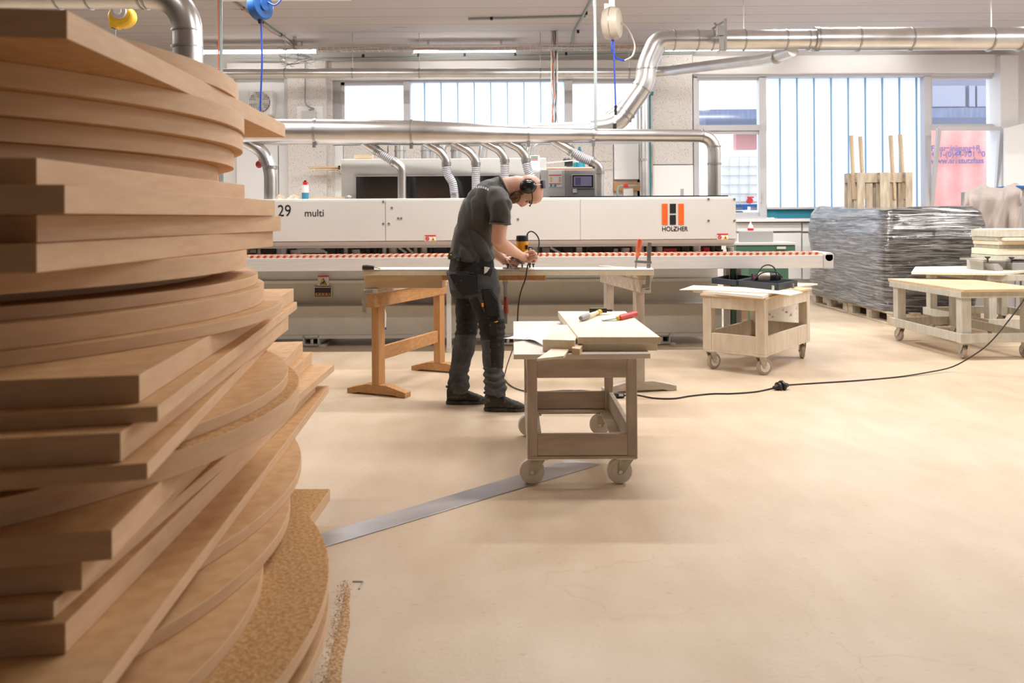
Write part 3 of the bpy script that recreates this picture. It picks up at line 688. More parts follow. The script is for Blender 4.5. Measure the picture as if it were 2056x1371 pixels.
# conveyor legs / posts at the right end, emergency stop
for x0, x1, mm in ((1449, 1457, 'greyl'), (1459, 1466, 'green'), (1469, 1479, 'grey')):
    m = MB(); m.bb(P(x0, 0, 7.6).x, P(x1, 0, 7.6).x, 7.5, 7.6, .0, bz0); m.build('support_post', M[mm], mc)
m = MB(); p = P(1479, 428, 7.9); m.cyl((HX1, 7.9, p.z), (HX1 + .04, 7.9, p.z), .025); m.build('emergency_stop', M['red'], mc)
m = MB(); m.bb(P(893, 0, 7.4).x, P(902, 0, 7.4).x, 7.38, 7.44, .04, bz0); m.build('beam_support', M['greyl'], mc, bevel=.003)
m = MB(); p = P(897.5, 0, 7.4); m.cyl((p.x, 7.41, .0), (p.x, 7.41, .045), .03); m.build('support_foot', M['zinc'], mc)

# ------------------------------------------------------------------ ducts
def band(par, p, d, r, wd=.03, name='duct_clamp'):
    p = Vector(p); d = Vector(d).normalized(); m = MB(); m.cyl(p - d * wd / 2, p + d * wd / 2, r * 1.045 + .003, n=28); return m.build(name, M['steeldark'], par, smooth=True)
DH = 7.8
def hp(x, y, D=DH): return P(x, y, D)
hd = thing('duct_header', 'long tapering galvanised extraction header running above the machine', 'duct', (-.5, DH, P(900, 268, DH).z))
def pr(px, D=DH): return px * D / F
m = MB(); pts = [(430, 264.5, 25.5), (634, 264.8, 25.5), (827, 266.8, 25.3), (1061, 270.8, 18), (1190, 271.4, 15.6), (1200, 271.6, 13.2)]
path = [hp(x, y) for x, y, r in pts]; m.tube(path, [pr(r) for x, y, r in pts], n=32)
m.build('tapered_pipe', M['steel'], hd, smooth=True)
pth = fillet([hp(1200, 271.6), hp(1434, 273), hp(1434, 400)], pr(34), 10); pth[-1] = hp(1434, 399); m = MB(); m.tube(pth, pr(13), n=28); m.build('end_elbow', M['steel'], hd, smooth=True)
for x, y, r in ((634, 264.8, 25.5), (827, 266.8, 25.3), (1061, 270.8, 18), (1190, 271.4, 15.9)):
    o = band(hd, hp(x, y), (1, 0, 0), pr(r), .022)
    m = MB(); p = hp(x, y + r + 2); m.box(p - Vector((0, .05, 0)), (.03, .05, .05)); m.build('clamp_bolt', M['steeldark'], o)
band(hd, hp(1410, 272.9), (1, 0, 0), pr(13), .012); band(hd, hp(1434, 329), (0, 0, 1), pr(13), .02); band(hd, hp(1434, 294), (0, 0, 1), pr(13), .012)
# branches with flexible hoses
def hose(path, r, par):
    path = smoothpath(path, 8); L_ = [0]
    for a, b_ in zip(path[:-1], path[1:]): L_.append(L_[-1] + (b_ - a).length)
    step = .009; n = int(L_[-1] / step); pts = []
    for i in range(n + 1):
        s_ = i * L_[-1] / n; k = max(j for j in range(len(L_)) if L_[j] <= s_ + 1e-9); k = min(k, len(path) - 2)
        pts.append(path[k].lerp(path[k + 1], (s_ - L_[k]) / max(1e-6, L_[k + 1] - L_[k])))
    m = MB(); m.tube(pts, [r * (1.0 if i % 2 else .92) for i in range(len(pts))], n=20); o = m.build('flexible_hose', M['hose'], par, smooth=True)
    m = MB(); k = 0
    for i in range(1, len(pts) - 1, 2):
        d = (pts[i + 1] - pts[i - 1]).normalized(); m.tube([pts[i] - d * .0026, pts[i] + d * .0026], r * 1.03, n=20)
    m.build('hose_wire', M['hosewire'], o, smooth=False)
def branch(lab, parts, r):
    p0 = hp(*parts[0][1][0])
    t = thing('duct_branch', lab, 'duct', tuple(p0), 'branch ducts between header and machine')
    for kind, pp in parts:
        pts = [hp(*q) for q in pp]
        if kind == 'pipe':
            m = MB(); m.tube(fillet(pts, .11, 8) if len(pts) > 2 else pts, r, n=22); m.build('steel_pipe', M['steel'], t, smooth=True)
        elif kind == 'hose': hose(pts, r * .98, t)
        elif kind == 'band': band(t, pts[0], pts[1] - pts[0], r, .03)
    return t
R9 = pr(8.8)
branch('fat steel branch duct at far left beside the stack, without hose', [('pipe', [(455, 262), (528, 303), (543.5, 340), (543.5, 402)]), ('band', [(543.5, 336), (543.5, 345)])], pr(13))
branch('branch duct with slanted hose left of the tinted window', [('pipe', [(712, 274), (764, 307)]), ('band', [(756, 302), (762, 306)]), ('hose', [(757, 303), (774, 314), (793, 326)]), ('band', [(791, 325), (797, 329)]), ('pipe', [(792, 325), (807, 336), (807, 352), (807, 400)])], R9)
branch('branch duct with curving hose, second from the left of the window', [('pipe', [(832, 274), (884, 303), (896, 320), (896, 334)]), ('band', [(896.3, 329), (896.3, 334)]), ('hose', [(896, 332), (899, 350), (909, 368), (912.5, 392)]), ('pipe', [(913, 388), (913, 401)])], R9)
branch('branch duct with straight hose just left of the worker', [('pipe', [(890, 274), (944, 305), (955.5, 322), (955.5, 335)]), ('band', [(955.5, 329), (955.5, 334)]), ('hose', [(955.5, 333), (955.5, 360), (955.5, 401)])], R9)
branch('branch duct with straight hose right above the worker back', [('pipe', [(950, 274), (1003, 301), (1013.5, 318), (1013.5, 330)]), ('band', [(1013.5, 323), (1013.5, 328)]), ('hose', [(1013.5, 328), (1013.5, 360), (1013.5, 401)])], R9)
branch('branch duct with hose slanting behind the worker head', [('pipe', [(995, 274), (1044, 298), (1055.5, 315), (1056, 327)]), ('band', [(1056, 321), (1056, 326)]), ('hose', [(1056, 325), (1060, 342), (1068, 360), (1072, 401)])], R9)
branch('branch duct with slanted hose beside the control screen', [('pipe', [(1098, 274), (1148, 304)]), ('band', [(1146, 303), (1152, 307)]), ('hose', [(1150, 305), (1170, 317), (1191, 325)]), ('band', [(1189, 325), (1195, 329)]), ('pipe', [(1190, 325), (1203, 334), (1203, 350), (1203, 399)]), ('band', [(1203, 346), (1203, 349)])], pr(9.6))
# second header behind, elbows going down behind the cabinet
h2 = thing('rear_duct', 'second galvanised duct half hidden behind the header, bending down behind the cabinet', 'duct', tuple(P(1100, 262, 8.75)))
m = MB(); m.tube([P(840, 268, 8.75), P(1010, 262, 8.75), P(1185, 257, 8.75)], [pr(9, 8.75), pr(11, 8.75), pr(14, 8.75)], n=24); m.build('taper_pipe', M['steel'], h2, smooth=True)
for x in (888, 972, 1065):
    m = MB(); m.tube(fillet([P(x + 45, 278, 8.75), P(x, 280, 8.75), P(x - 5, 330, 8.75)], .16, 8), pr(9, 8.75), n=20); m.build('down_elbow', M['steel'], h2, smooth=True)
for x in (803, 856, 916):
    m = MB(); m.cyl(P(x, 278, 8.9), P(x, 330, 8.9), pr(11, 8.9), n=20); o = m.build('stub_pipe', M['steel'], h2, smooth=True); band(o, P(x, 303, 8.9), (0, 0, 1), pr(11, 8.9), .015)
# big main duct
bd_ = thing('main_duct', 'big galvanised duct crossing the upper right and sweeping down in a bend', 'duct', tuple(P(1700, 78, 8.8)))
D8 = 8.8
m = MB(); m.tube([P(1634, 79, D8), P(2060, 77, D8), P(2400, 75, D8)], pr(23, D8), n=32); m.build('wide_pipe', M['steel'], bd_, smooth=True)
pth = fillet([P(1634, 79.5, D8), P(1352, 80.5, D8), P(1320, 82, D8), P(1298, 132, D8), P(1295, 168, D8), P(1238, 250, D8), P(1185, 257, D8)], [.05, .38, .5, .25, .30], 10)
m = MB(); m.tube(pth, pr(20, D8), n=32); m.build('swept_pipe', M['steel'], bd_, smooth=True)
for x in (1400, 1430, 1494, 1577, 1622): band(bd_, P(x, 80.3, D8), (1, 0, 0), pr(20, D8), .016)
for x in (1635, 1641, 1722, 1827, 1987, 2046): band(bd_, P(x, 79, D8), (1, 0, 0), pr(23, D8), .018)
for (x, y), (a, c) in (((1353, 80.5), (1, 0)), ((1298, 139), (-.05, 1)), ((1288, 177), (.55, .83)), ((1256, 225), (.57, .82)), ((1250, 233), (.57, .82))): band(bd_, P(x, y, D8), (a, 0, c), pr(20, D8), .016)
m = MB(); m.cyl(P(1200, 248, D8 + .1), P(1275, 185, D8 + .1), pr(8.5, D8), n=20); o = m.build('side_branch', M['steel'], bd_, smooth=True)
band(o, P(1222, 229, D8 + .1), (1, 0, .85), pr(8.5, D8), .02)
# duct bracket with slide gate near x 1450
m = MB(); m.pb(1455, 37, 1459.5, 99, 8.55, .05); m.pb(1446, 60, 1454, 100, 8.5, .03); m.cyl(P(1430, 58, 8.55), P(1452, 44, 8.55), .012, n=8); m.cyl(P(1434, 46, 8.55), P(1452, 62, 8.55), .012, n=8); m.box(P(1446, 62, 8.5), (.07, .06, .1)); m.build('slide_gate', mat('dull_bracket', (.30, .30, .29), .5, .5), bd_)
m = MB(); m.cyl(P(1440, 106, 8.6), P(1458, 98, 8.6), .02, n=10); m.build('gate_cylinder', M['greyl'], bd_)
for x in (1493, 1990): m = MB(); p = P(x, 58, D8); m.cyl(p, (p.x, p.y, CEIL), .007, n=6); m.build('hanger_rod', M['zinc'], bd_)
# slim duct along the wall then rising to the main duct
sd_ = thing('slim_duct', 'slim galvanised duct along the back wall above the windows, rising to the main duct', 'duct', tuple(P(900, 146, 11.4)))
pth = fillet([P(300, 148, 11.4), P(1290, 146, 11.4), P(1335, 143, 11.3), P(1545, 118, 9.3), P(1592, 100, 8.85)], .4, 6)
m = MB(); m.tube(pth, .07, n=24); m.build('long_pipe', M['steel'], sd_, smooth=True)
for x in (573, 708, 842, 1085, 1263): 
    band(sd_, P(x, 147, 11.4), (1, 0, 0), .07, .02); m = MB(); p = P(x, 140, 11.4); m.cyl(p, (p.x, p.y, CEIL), .006, n=6); m.build('hanger_rod', M['zinc'], sd_)
for x, y, D in ((1355, 140.5, 11.1), (1396, 135.7, 10.7), (1559, 115, 9.15)): 
    band(sd_, P(x, y, D), P(1545, 118, 9.3) - P(1335, 143, 11.3), .072, .02)
# near duct top left
nd_ = thing('near_duct', 'galvanised duct at the top left bending down behind the stack', 'duct', (-2.3, 5.4, 0))
pth = fillet([P(-300, -11, 5.4), P(322, -11, 5.4), P(376, 40, 5.4), Vector((P(376, 0, 5.4).x, 5.4, .02))], [.28, .2], 12)
pth = [P(-300, -11, 5.4)] + fillet([P(200, -11, 5.4), P(377, -11, 5.4), Vector((P(376, 60, 5.4).x, 5.4, .02))], .30, 14)
m = MB(); m.tube(pth, .0965, n=32); m.build('bent_pipe', M['steel'], nd_, smooth=True)
for x in (118, 180): band(nd_, P(x, -11, 5.4), (1, 0, 0), .0965, .01)
for x in (284, 293): band(nd_, P(x, -11, 5.4), (1, 0, 0), .0965, .012)
for y in (62, 95): band(nd_, P(375.5, y, 5.4), (0, 0, 1), .0965, .01)
m = MB(); p = P(375, 60, 5.4); m.cyl((p.x, 5.4, 0), (p.x, 5.4, .03), .14, n=24); m.build('floor_flange', M['steeldark'], nd_, smooth=True)
# vertical pipes right of window one
vp = thing('vertical_pipe', 'tall white-grey pipe on the wall between the windows', 'pipe', (P(1293, 0, 12.1).x, 12.1, 0))
m = MB(); p = P(1292, 0, 12.1); m.cyl((p.x, 12.1, 0), (p.x, 12.1, P(1292, 183, 12.1).z), .074, n=24); m.build('pipe', M['steel'], vp, smooth=True)
o = band(vp, P(1292, 321, 12.1), (0, 0, 1), .074, .04); band(vp, P(1292, 192, 12.1), (0, 0, 1), .074, .04)
m = MB(); p = P(1303, 0, 12.16); m.cyl((p.x, 12.16, 0), (p.x, 12.16, P(1303, 180, 12.1).z), .018, n=10); m.pb(1296, 184, 1312, 190, 12.1, .1); m.build('conduit', M['teal'], vp)
m = MB(); m.pb(1305, 290, 1311, 398, 12.18, .06); struct(m.build('trim_5', M['oldwood']))
# hanging rods for header and near conduit
m = MB(); p = P(1196, 255, 7.8); m.cyl((p.x, 7.8, P(0 + 1028, 258, 7.8).z), (p.x, 7.8, CEIL), .016, n=10); tag(m.build('hanger_rod', mat('pale_green_rod', (.42, .48, .48), .4, .3), smooth=True), 'long pale hanger rod holding the header duct', 'rod')
m = MB(); p = P(1191, 300, 7.95); m.cyl((p.x, 7.95, P(1028, 340, 7.95).z), (p.x, 7.95, P(1028, 280, 7.95).z), .01, n=8); m.build('lower_rod', M['greyl'], hd)
m = MB(); p = P(443.5, 60, 8.2); m.cyl((p.x, 8.2, 0), (p.x, 8.2, CEIL), .017, n=10); t = m.build('conduit', mat('grey_green_pipe', (.26, .32, .31), .5), smooth=True); tag(t, 'vertical grey conduit with a red cable left of the blue reel', 'conduit')
m = MB(); m.tube([(p.x - .028, 8.19, CEIL), (p.x - .02, 8.19, 3.2), (p.x - .03, 8.19, 2.0), (p.x - .022, 8.19, 1.6)], .006, n=6); m.build('red_cable', mat('red_cable', (.6, .12, .06), .5), t)
# ------------------------------------------------------------------ ceiling fittings
TUBE = emit('lit_tube', (1, .97, .92), 9)
def fixture(x0, x1, y, lab, D=11.9, drop=.13):
    a, b_ = P(x0, y, D), P(x1, y, D); z = CEIL - drop
    t = thing('ceiling_light', lab, 'light', ((a.x + b_.x) / 2, D, z), 'tube lights')
    m = MB(); m.bb(a.x, b_.x, D - .05, D + .05, z, z + .06); m.build('housing', M['white'], t, bevel=.01)
    m = MB(); m.cyl((a.x + .03, D, z - .03), (b_.x - .03, D, z - .03), .018, n=12); m.build('tube', TUBE, t, smooth=True)
    for x in (a.x + .02, b_.x - .02): m = MB(); m.box((x, D, z - .03), (.03, .05, .06)); m.build('lamp_holder', M['white'], t)
    for x in (a.x + .25, b_.x - .25): m = MB(); m.box((x, D, (z + .06 + CEIL) / 2), (.03, .03, CEIL - z - .06)); m.build('bracket', M['zinc'], t)
    return t
fixture(404, 640, 108, 'lit tube light by the back wall, left of the wire tray')
fixture(826, 1040, 105, 'lit tube light by the back wall above the window panels')
fixture(1330, 1560, 104, 'lit tube light behind the big duct bend')
fixture(1625, 1850, 100, 'lit tube light behind the big straight duct on the right')
for i, (ly, k) in enumerate(LIT):
    for lx in (-5.6, -2.6, 0.6, 3.8, 6.8):
        t = thing('ceiling_light', 'tube light over the shop floor, %s row from the windows, %s from the left' % (['first', 'second', 'third'][i], ['first', 'second', 'third', 'fourth', 'fifth'][[-5.6, -2.6, 0.6, 3.8, 6.8].index(lx)]), 'light', (lx, ly, 3.76), 'tube lights overhead')
        m = MB(); m.bb(lx - .75, lx + .75, ly - .05, ly + .05, 3.78, CEIL); m.build('housing', M['white'], t)
# wire tray
def tray(a, b_, wd, lab, vertical=False, n=60):
    t = thing('cable_tray', lab, 'cable tray', tuple(a))
    a = Vector(a); b_ = Vector(b_); d = (b_ - a).normalized(); up = Vector((0, 0, 1)) if not vertical else Vector((0, -1, 0)); sd = d.cross(up).normalized()
    m = MB()
    for s_ in (-1, 0, 1): m.cyl(a + sd * s_ * wd / 2, b_ + sd * s_ * wd / 2, .0035, n=5)
    for s_ in (-1, 1): m.cyl(a + sd * s_ * wd / 2 + up * .05, b_ + sd * s_ * wd / 2 + up * .05, .0035, n=5)
    for i in range(n):
        p = a.lerp(b_, (i + .5) / n); pts = [p + sd * wd / 2 + up * .05, p + sd * wd / 2, p - sd * wd / 2, p - sd * wd / 2 + up * .05]
        for q, r_ in zip(pts[:-1], pts[1:]): m.cyl(q, r_, .003, n=4)
    m.build('wire_basket', M['zinc'], t)
    rnd = random.Random(5)
    for k, cm in enumerate((M['greyl'], M['rubber'], M['greyl'], mat('orange_cable', (.7, .16, .05), .5), M['steeldark'])):
        m = MB(); o_ = (k - 2) * wd * .17; pts = [a.lerp(b_, i / 14) + sd * (o_ + rnd.uniform(-.01, .01)) + up * (.012 + rnd.uniform(0, .02)) for i in range(15)]
        m.tube(smoothpath(pts, 3), .009, n=6); m.build('cable', cm, t, smooth=True)
    return t
tray(P(640, 103, 11.2), P(1400, 98, 11.2), .14, 'horizontal wire cable tray under the ceiling, full of cables')
tray(Vector((P(1113, 104, 11.35).x, 11.35, CEIL)), P(1113, 262, 11.35), .09, 'vertical wire cable tray in front of the left window', True, 24)
# loose wires by left pillar
m = MB(); rnd = random.Random(9)
for k in range(9):
    a = P(592 + rnd.uniform(-4, 4), 97, 11.6); pts = [Vector((a.x, a.y, CEIL)), a]
    for j in range(5): pts.append(P(560 + 70 * rnd.random(), 100 + j * 8 + rnd.uniform(-6, 6), 11.6 + rnd.uniform(-.1, .1)))
    m.tube(smoothpath(pts, 4), .004, n=5)
m.build
tag(m.build('loose_wires', M['steeldark'], smooth=True), 'tangle of loose thin wires above the left pillar', 'wires')
cz = CEIL - .02
def conduit(pts, r, lab, mm='greyl', clips=(), nm='conduit'):
    m = MB(); m.tube(pts, r, n=10); t = m.build(nm, M[mm], smooth=True); tag(t, lab, 'conduit')
    for f_ in clips:
        p = Vector(pts[0]).lerp(Vector(pts[-1]), f_); m = MB(); m.box(p + Vector((0, 0, .005)), (.035, .035, .05)); m.build('clip', M['black'], t)
    return t
cga = mat('grey_green_conduit', (.30, .36, .35), .5); M['cga'] = cga
conduit([G(452, -8, cz), G(597, 94, cz)], .016, 'grey conduit running diagonally along the ceiling by the blue reel', 'cga', (.2, .45, .72, .97))
t = conduit([G(1192, -8, cz), G(1152, 66, cz), G(1149, 90, cz)], .014, 'grey conduit along the ceiling beside the pale hanger rod', 'cga', (.3, .68))
conduit([G(940, 38.5, cz), G(1176, 33, cz)], .015, 'short grey-green conduit lying across the ceiling', 'cga', (.2, ))
conduit([P(470, 116, 12.2), P(690, 117, 12.2), P(1396, 106, 12.2)], .016, 'long thin conduit on the wall above the left window', 'cga', (.28, .4, .5, .61, .72))
m = MB(); m.tube(smoothpath([G(440, -20, cz - .01), G(500, 28, cz - .02), G(536, 58, cz - .01), G(566, 76, cz - .03), G(600, 96, cz - .02), P(700, 101, 11.5), P(830, 97, 11.3)], 8), .006, n=6)
tag(m.build('red_cable', mat('red_cable_thin', (.6, .2, .12), .5), smooth=True), 'thin red cable following the diagonal ceiling conduit', 'cable')
rnd = random.Random(2)
for x, y in ((750, 16), (760, 16), (758, 17), (852, 10), (893, 35), (612, 97), (1385, 20), (1390, 20)):
    pass
# electrical box and conduit on left pillar
eb = thing('junction_box', 'small grey junction box with a cable on the left pillar', 'box', tuple(P(619, 237, 12.2)))
m = MB(); m.pb(605, 222, 633, 242, 12.15, .1); m.build('box_body', M['greyl'], eb, bevel=.006)
m = MB(); m.pb(596, 213, 648, 244, 12.24, .012); m.build('back_plate', M['white'], eb)
m = MB(); m.tube(smoothpath([P(613, 122, 12.2), P(613, 170, 12.2), P(613, 205, 12.2), P(622, 215, 12.2), P(630, 218, 12.2), P(620, 221, 12.2)], 6), .012, n=8); m.build('cable', M['grey'], eb, smooth=True)
# window with fan at left
fw = thing('extractor_fan', 'square white extractor fan with round grille on the left window panel', 'fan', tuple(P(524, 232, 12.3)))
m = MB(); m.pb(470, 155, 572, 252, 12.44, .06); m.build('white_panel', M['white'], fw)
m = MB(); rect_frame(m, 462, 150, 578, 258, 7, 12.36, .12); m.build('panel_frame', M['greyl'], fw, bevel=.004)
m = MB(); m.pb(498, 179, 546, 231, 12.2, .24); m.build('fan_housing', M['white'], fw, bevel=.03)
c = P(521.5, 205, 12.19); m = MB(); m.cyl((c.x, 12.17, c.z), (c.x, 12.21, c.z), .158, n=36); m.build('dark_opening', mat('fan_dark', (.12, .12, .13), .5), fw, smooth=True)
m = MB()
for k in range(6):
    a = k * math.pi / 3; m.box((c.x + .08 * math.cos(a), 12.165, c.z + .08 * math.sin(a)), (.14, .01, .05), M=Matrix.Rotation(-a, 3, 'Y') @ Matrix.Rotation(.5, 3, 'X'))
m.build('fan_blade', M['copper'], fw)
m = MB()
for k in range(-6, 7):
    h_ = math.sqrt(max(0, .158 ** 2 - (k * .025) ** 2))
    m.cyl((c.x + k * .025, 12.15, c.z - h_), (c.x + k * .025, 12.15, c.z + h_), .0035, n=5); m.cyl((c.x - h_, 12.15, c.z + k * .025), (c.x + h_, 12.15, c.z + k * .025), .0035, n=5)
m.build('wire_grille', M['white'], fw)

# reels
def rod(par, p, name='hanger'): m = MB(); m.cyl(p, (p[0], p[1], CEIL), .012, n=8); return m.build(name, M['zinc'], par)
D = 7.0; c = P(522, 12, D); rb = thing('cable_reel', 'blue cable reel hanging from the ceiling with a blue cord', 'reel', tuple(c))
ax = Vector((.90, -.43, .05)).normalized()
m = MB(); m.cyl(c - ax * .045, c + ax * .045, .125, n=36); m.build('drum', M['blue'], rb, smooth=True, bevel=.012)
m = MB(); m.cyl(c - ax * .06, c + ax * .06, .05, n=20); m.build('hub', M['blue'], rb, smooth=True)
m = MB(); q = P(520, 30, D); m.box(q, (.085, .08, .06)); m.build('cord_outlet', M['black'], rb, bevel=.008)
m = MB(); q = P(522, 42, D); m.cyl(q + Vector((0, 0, .03)), q - Vector((0, 0, .025)), .028, .014); m.build('nozzle', M['black'], rb)
m = MB(); m.tube(smoothpath([P(524, 46, D), P(526, 120, D), P(524, 180, D), P(521.5, 240, D)], 8), .0085, n=8); m.cyl(P(521.5, 236, D), P(521.5, 262, D), .018, n=10); m.build('blue_cord', M['bluecord'], rb, smooth=True)
m = MB(); m.tube(smoothpath([P(538, 4, D), P(552, 10, D), P(566, -4, D), P(575, -40, D)], 6), .008, n=8); m.build('feed_cord', M['bluecord'], rb, smooth=True)
rod(rb, c + Vector((0, 0, .1)))
D = 6.4; c = P(246, 34, D); ry = thing('spring_balancer', 'yellow spring balancer with grey hub hanging at the top left', 'balancer', tuple(c))
m = MB(); out = []
for k in range(40):
    a = 2 * math.pi * k / 40; out.append((c.x + .103 * math.cos(a), c.z + .09 * math.sin(a)))
m.prism_y(out, D - .05, D + .05); m.build('drum_body', M['yellow'], ry, smooth=True, bevel=.02)
m = MB(); m.cyl((c.x, D - .075, c.z + .03), (c.x, D - .05, c.z + .03), .06, n=28); o = m.build('hub', M['greyl'], ry, smooth=True)
m = MB(); m.cyl((c.x, D - .09, c.z + .03), (c.x, D - .075, c.z + .03), .03, n=20); m.build('hub_cap', M['white'], ry, smooth=True)
m = MB(); q0, q1, q2, q3 = [P(x, y, D) for x, y in ((223, 30), (223, 55), (238, 59), (250, 45))]
m.prism_y([(q.x, q.z) for q in (q0, q1, q2, q3)], D - .04, D + .04); m.build('nozzle_arm', M['yellow'], ry, bevel=.006)
m = MB(); q = P(232, 55, D); m.box(q, (.045, .05, .02)); m.build('cable_mouth', M['black'], ry)
m = MB(); m.tube([P(232, 56, D), P(232, 110, D)], .002, n=5); m.build('wire_rope', M['zinc'], ry)
m = MB(); m.tube(smoothpath([P(219, -8, D), P(222, 22, D), P(240, 40, D), P(262, 30, D)], 6), .006, n=6); m.build('safety_cable', M['white'], ry, smooth=True)
rod(ry, c + Vector((0, 0, .08)))
D = 8.0; c = P(1229, 47, D); rg = thing('hose_reel', 'beige hose reel seen edge-on, hanging in front of the big bend with a blue cord', 'reel', tuple(c))
ax = Vector((.93, -.36, 0)).normalized()
m = MB(); m.tube([c - ax * .085, c - ax * .075, c - ax * .02, c + ax * .02, c + ax * .075, c + ax * .085], [.10, .145, .165, .165, .145, .10], n=36); m.build('drum', mat('beige_plastic', (.50, .43, .34), .5, col2=(.58, .51, .42), sc=6), rg, smooth=True)
m = MB(); m.cyl(c - ax * .1, c - ax * .08, .07, n=24); m.build('hub', M['copper'], rg, smooth=True)
m = MB(); m.cyl(c - ax * .003, c + ax * .003, .168, n=36); m.build('seam', M['steeldark'], rg, smooth=True)
m = MB(); m.box(c + Vector((0, 0, .2)), (.05, .05, .12)); m.box(c + Vector((-.05, 0, .17)), (.05, .04, .05)); m.build('mount', M['copper'], rg)
rod(rg, c + Vector((0, 0, .2)))
m = MB(); m.tube(smoothpath([P(1232, 78, D), P(1233, 120, D), P(1235, 180, D), P(1236, 214, D)], 6), .0085, n=8); m.build('blue_cord', M['bluecord'], rg, smooth=True)
m = MB(); m.cyl(P(1236, 212, D), P(1236, 231, D), .014, n=10); o = m.build('black_coupling', M['black'], rg, smooth=True)
m = MB(); m.cyl(P(1234, 248, D), P(1234, 259, D), .02, n=10); m.build('plug_tip', M['black'], rg, smooth=True)
m = MB(); m.cyl(P(1236, 231, D), P(1234, 248, D), .012, n=10); m.build('plug_collar', M['white'], rg, smooth=True)
m = MB(); m.tube(smoothpath([P(1229, 80, D), P(1228, 98, D), P(1238, 116, D), P(1254, 122, D)], 8), .009, n=8); m.build('blue_loop', M['bluecord'], rg, smooth=True)
m = MB(); m.tube(smoothpath([P(1254, 122, D), P(1270, 112, D), P(1274, 90, D), P(1262, 60, D), P(1247, 45, D)], 8), .009, n=8); m.build('grey_loop', M['copper'], rg, smooth=True)

# ------------------------------------------------------------------ things on the machine and wall shelf
zt_ = zA
def can():
    p = P(613, 398, 7.9); t = thing('spray_can', 'white and blue spray can with a red cap standing on the machine', 'can', (p.x, 7.9, zt_))
    m = MB(); m.cyl((p.x, 7.9, zt_), (p.x, 7.9, zt_ + .145), .033, n=24); m.build('can_body', M['white'], t, smooth=True)
    m = MB(); m.tube([(p.x, 7.9, zt_ + .004), (p.x, 7.9, zt_ + .07)], .0336, n=24); m.build('blue_label', mat('can_blue', (.05, .25, .40), .4), t, smooth=True)
    m = MB(); m.tube([(p.x, 7.9, zt_ + .145), (p.x, 7.9, zt_ + .16), (p.x, 7.9, zt_ + .162), (p.x, 7.9, zt_ + .178)], [.03, .018, .024, .024], n=20); m.build('red_cap', M['red'], t)
    m = MB(); m.cyl((p.x, 7.9, zt_ + .178), (p.x, 7.9, zt_ + .192), .012); m.build('nozzle', M['black'], t)
can()
def rag(x0, x1, y0, lab, mm):
    random.seed(int(x0)); a, b_ = P(x0, 398, 7.85), P(x1, 398, 7.85); n = 16; m = MB(); hh = pr(398 - y0, 7.85)
    vs = [[m.b.verts.new((a.x + (b_.x - a.x) * i / n, 7.75 + .2 * j / 8, zt_ + .003 + max(0, hh * math.sin(math.pi * i / n) ** .6 * math.sin(math.pi * j / 8) * (1.05 + .5 * noise.noise(Vector((i * .6, j * .6, x0))))))) for j in range(9)] for i in range(n + 1)]
    for i in range(n):
        for j in range(8): m._f([vs[i][j], vs[i + 1][j], vs[i + 1][j + 1], vs[i][j + 1]])
    tag(m.build('rag', mm, smooth=True), lab, 'rag')
rg_ = mat('rag_cloth', (.60, .52, .42), .9, col2=(.40, .30, .22), sc=20)
rag(548, 572, 389, 'small crumpled rag on the machine next to the fat branch duct', rg_); rag(578, 604, 389, 'crumpled beige rag on the machine left of the spray can', rg_)
def stick(x0, y0, x1, y1, D, hpx, lab, mm='pine', dp=.03, nm='wood_strip'):
    a, b_ = P(x0, y0, D), P(x1, y1, D); m = MB(); m.beam(a, b_, dp, pr(hpx, D)); return tag(m.build(nm, M[mm]), lab, 'wood strip')
zz = P(654, 399, 7.8); m = MB(); m.bb(P(624, 0, 7.8).x, P(687, 0, 7.8).x, 7.78, 7.86, zt_, zt_ + .022); tag(m.build('wood_strip', M['pine']), 'orange wood strip lying on the machine right of the spray can', 'wood strip')
m = MB(); p = P(701, 395, 7.8); m.ball(p + Vector((0, 0, -.0)), (.024, .02, .014)); m.box(p + Vector((-.03, 0, .01)), (.025, .02, .03)); tag(m.build('small_part', M['copper'], smooth=True), 'small dark metal part on the machine edge', 'tool')
rk = thing('wall_rack', 'small wall rack holding two orange wood strips left of the upper cabinet', 'rack', tuple(P(683, 345, 12.2)))
m = MB(); m.pb(679, 332, 683, 346, 11.95, .5); m.pb(664, 337.6, 683, 338.6, 11.95, .5); m.pb(664, 343.6, 683, 344.4, 11.95, .5); m.build('rack_bracket', M['zinc'], rk)
stick(621, 336.5, 686, 335, 12.0, 4, 'upper orange wood strip on the wall rack', 'pine', .1); stick(634, 341.8, 686, 339, 12.0, 3, 'lower orange wood strip on the wall rack', 'pine', .1)
m = MB(); m.pb(711, 311, 747, 318, 8.4, .1); tag(m.build('wood_strip', M['pine']), 'short wood piece lying on the upper cabinet behind the first hose', 'wood strip')
m = MB(); c = P(520, 330, 7.9); m.ball(c, (.032, .04, .038))
t = m.build('red_plug', mat('dark_red_plug', (.35, .03, .03), .5), smooth=True); tag(t, 'dark red plug hanging beside the fat branch duct', 'plug')
m = MB(); m.cyl(c, P(521, 278, 7.9), .005, n=6); m.build('cord', M['rubber'], t)
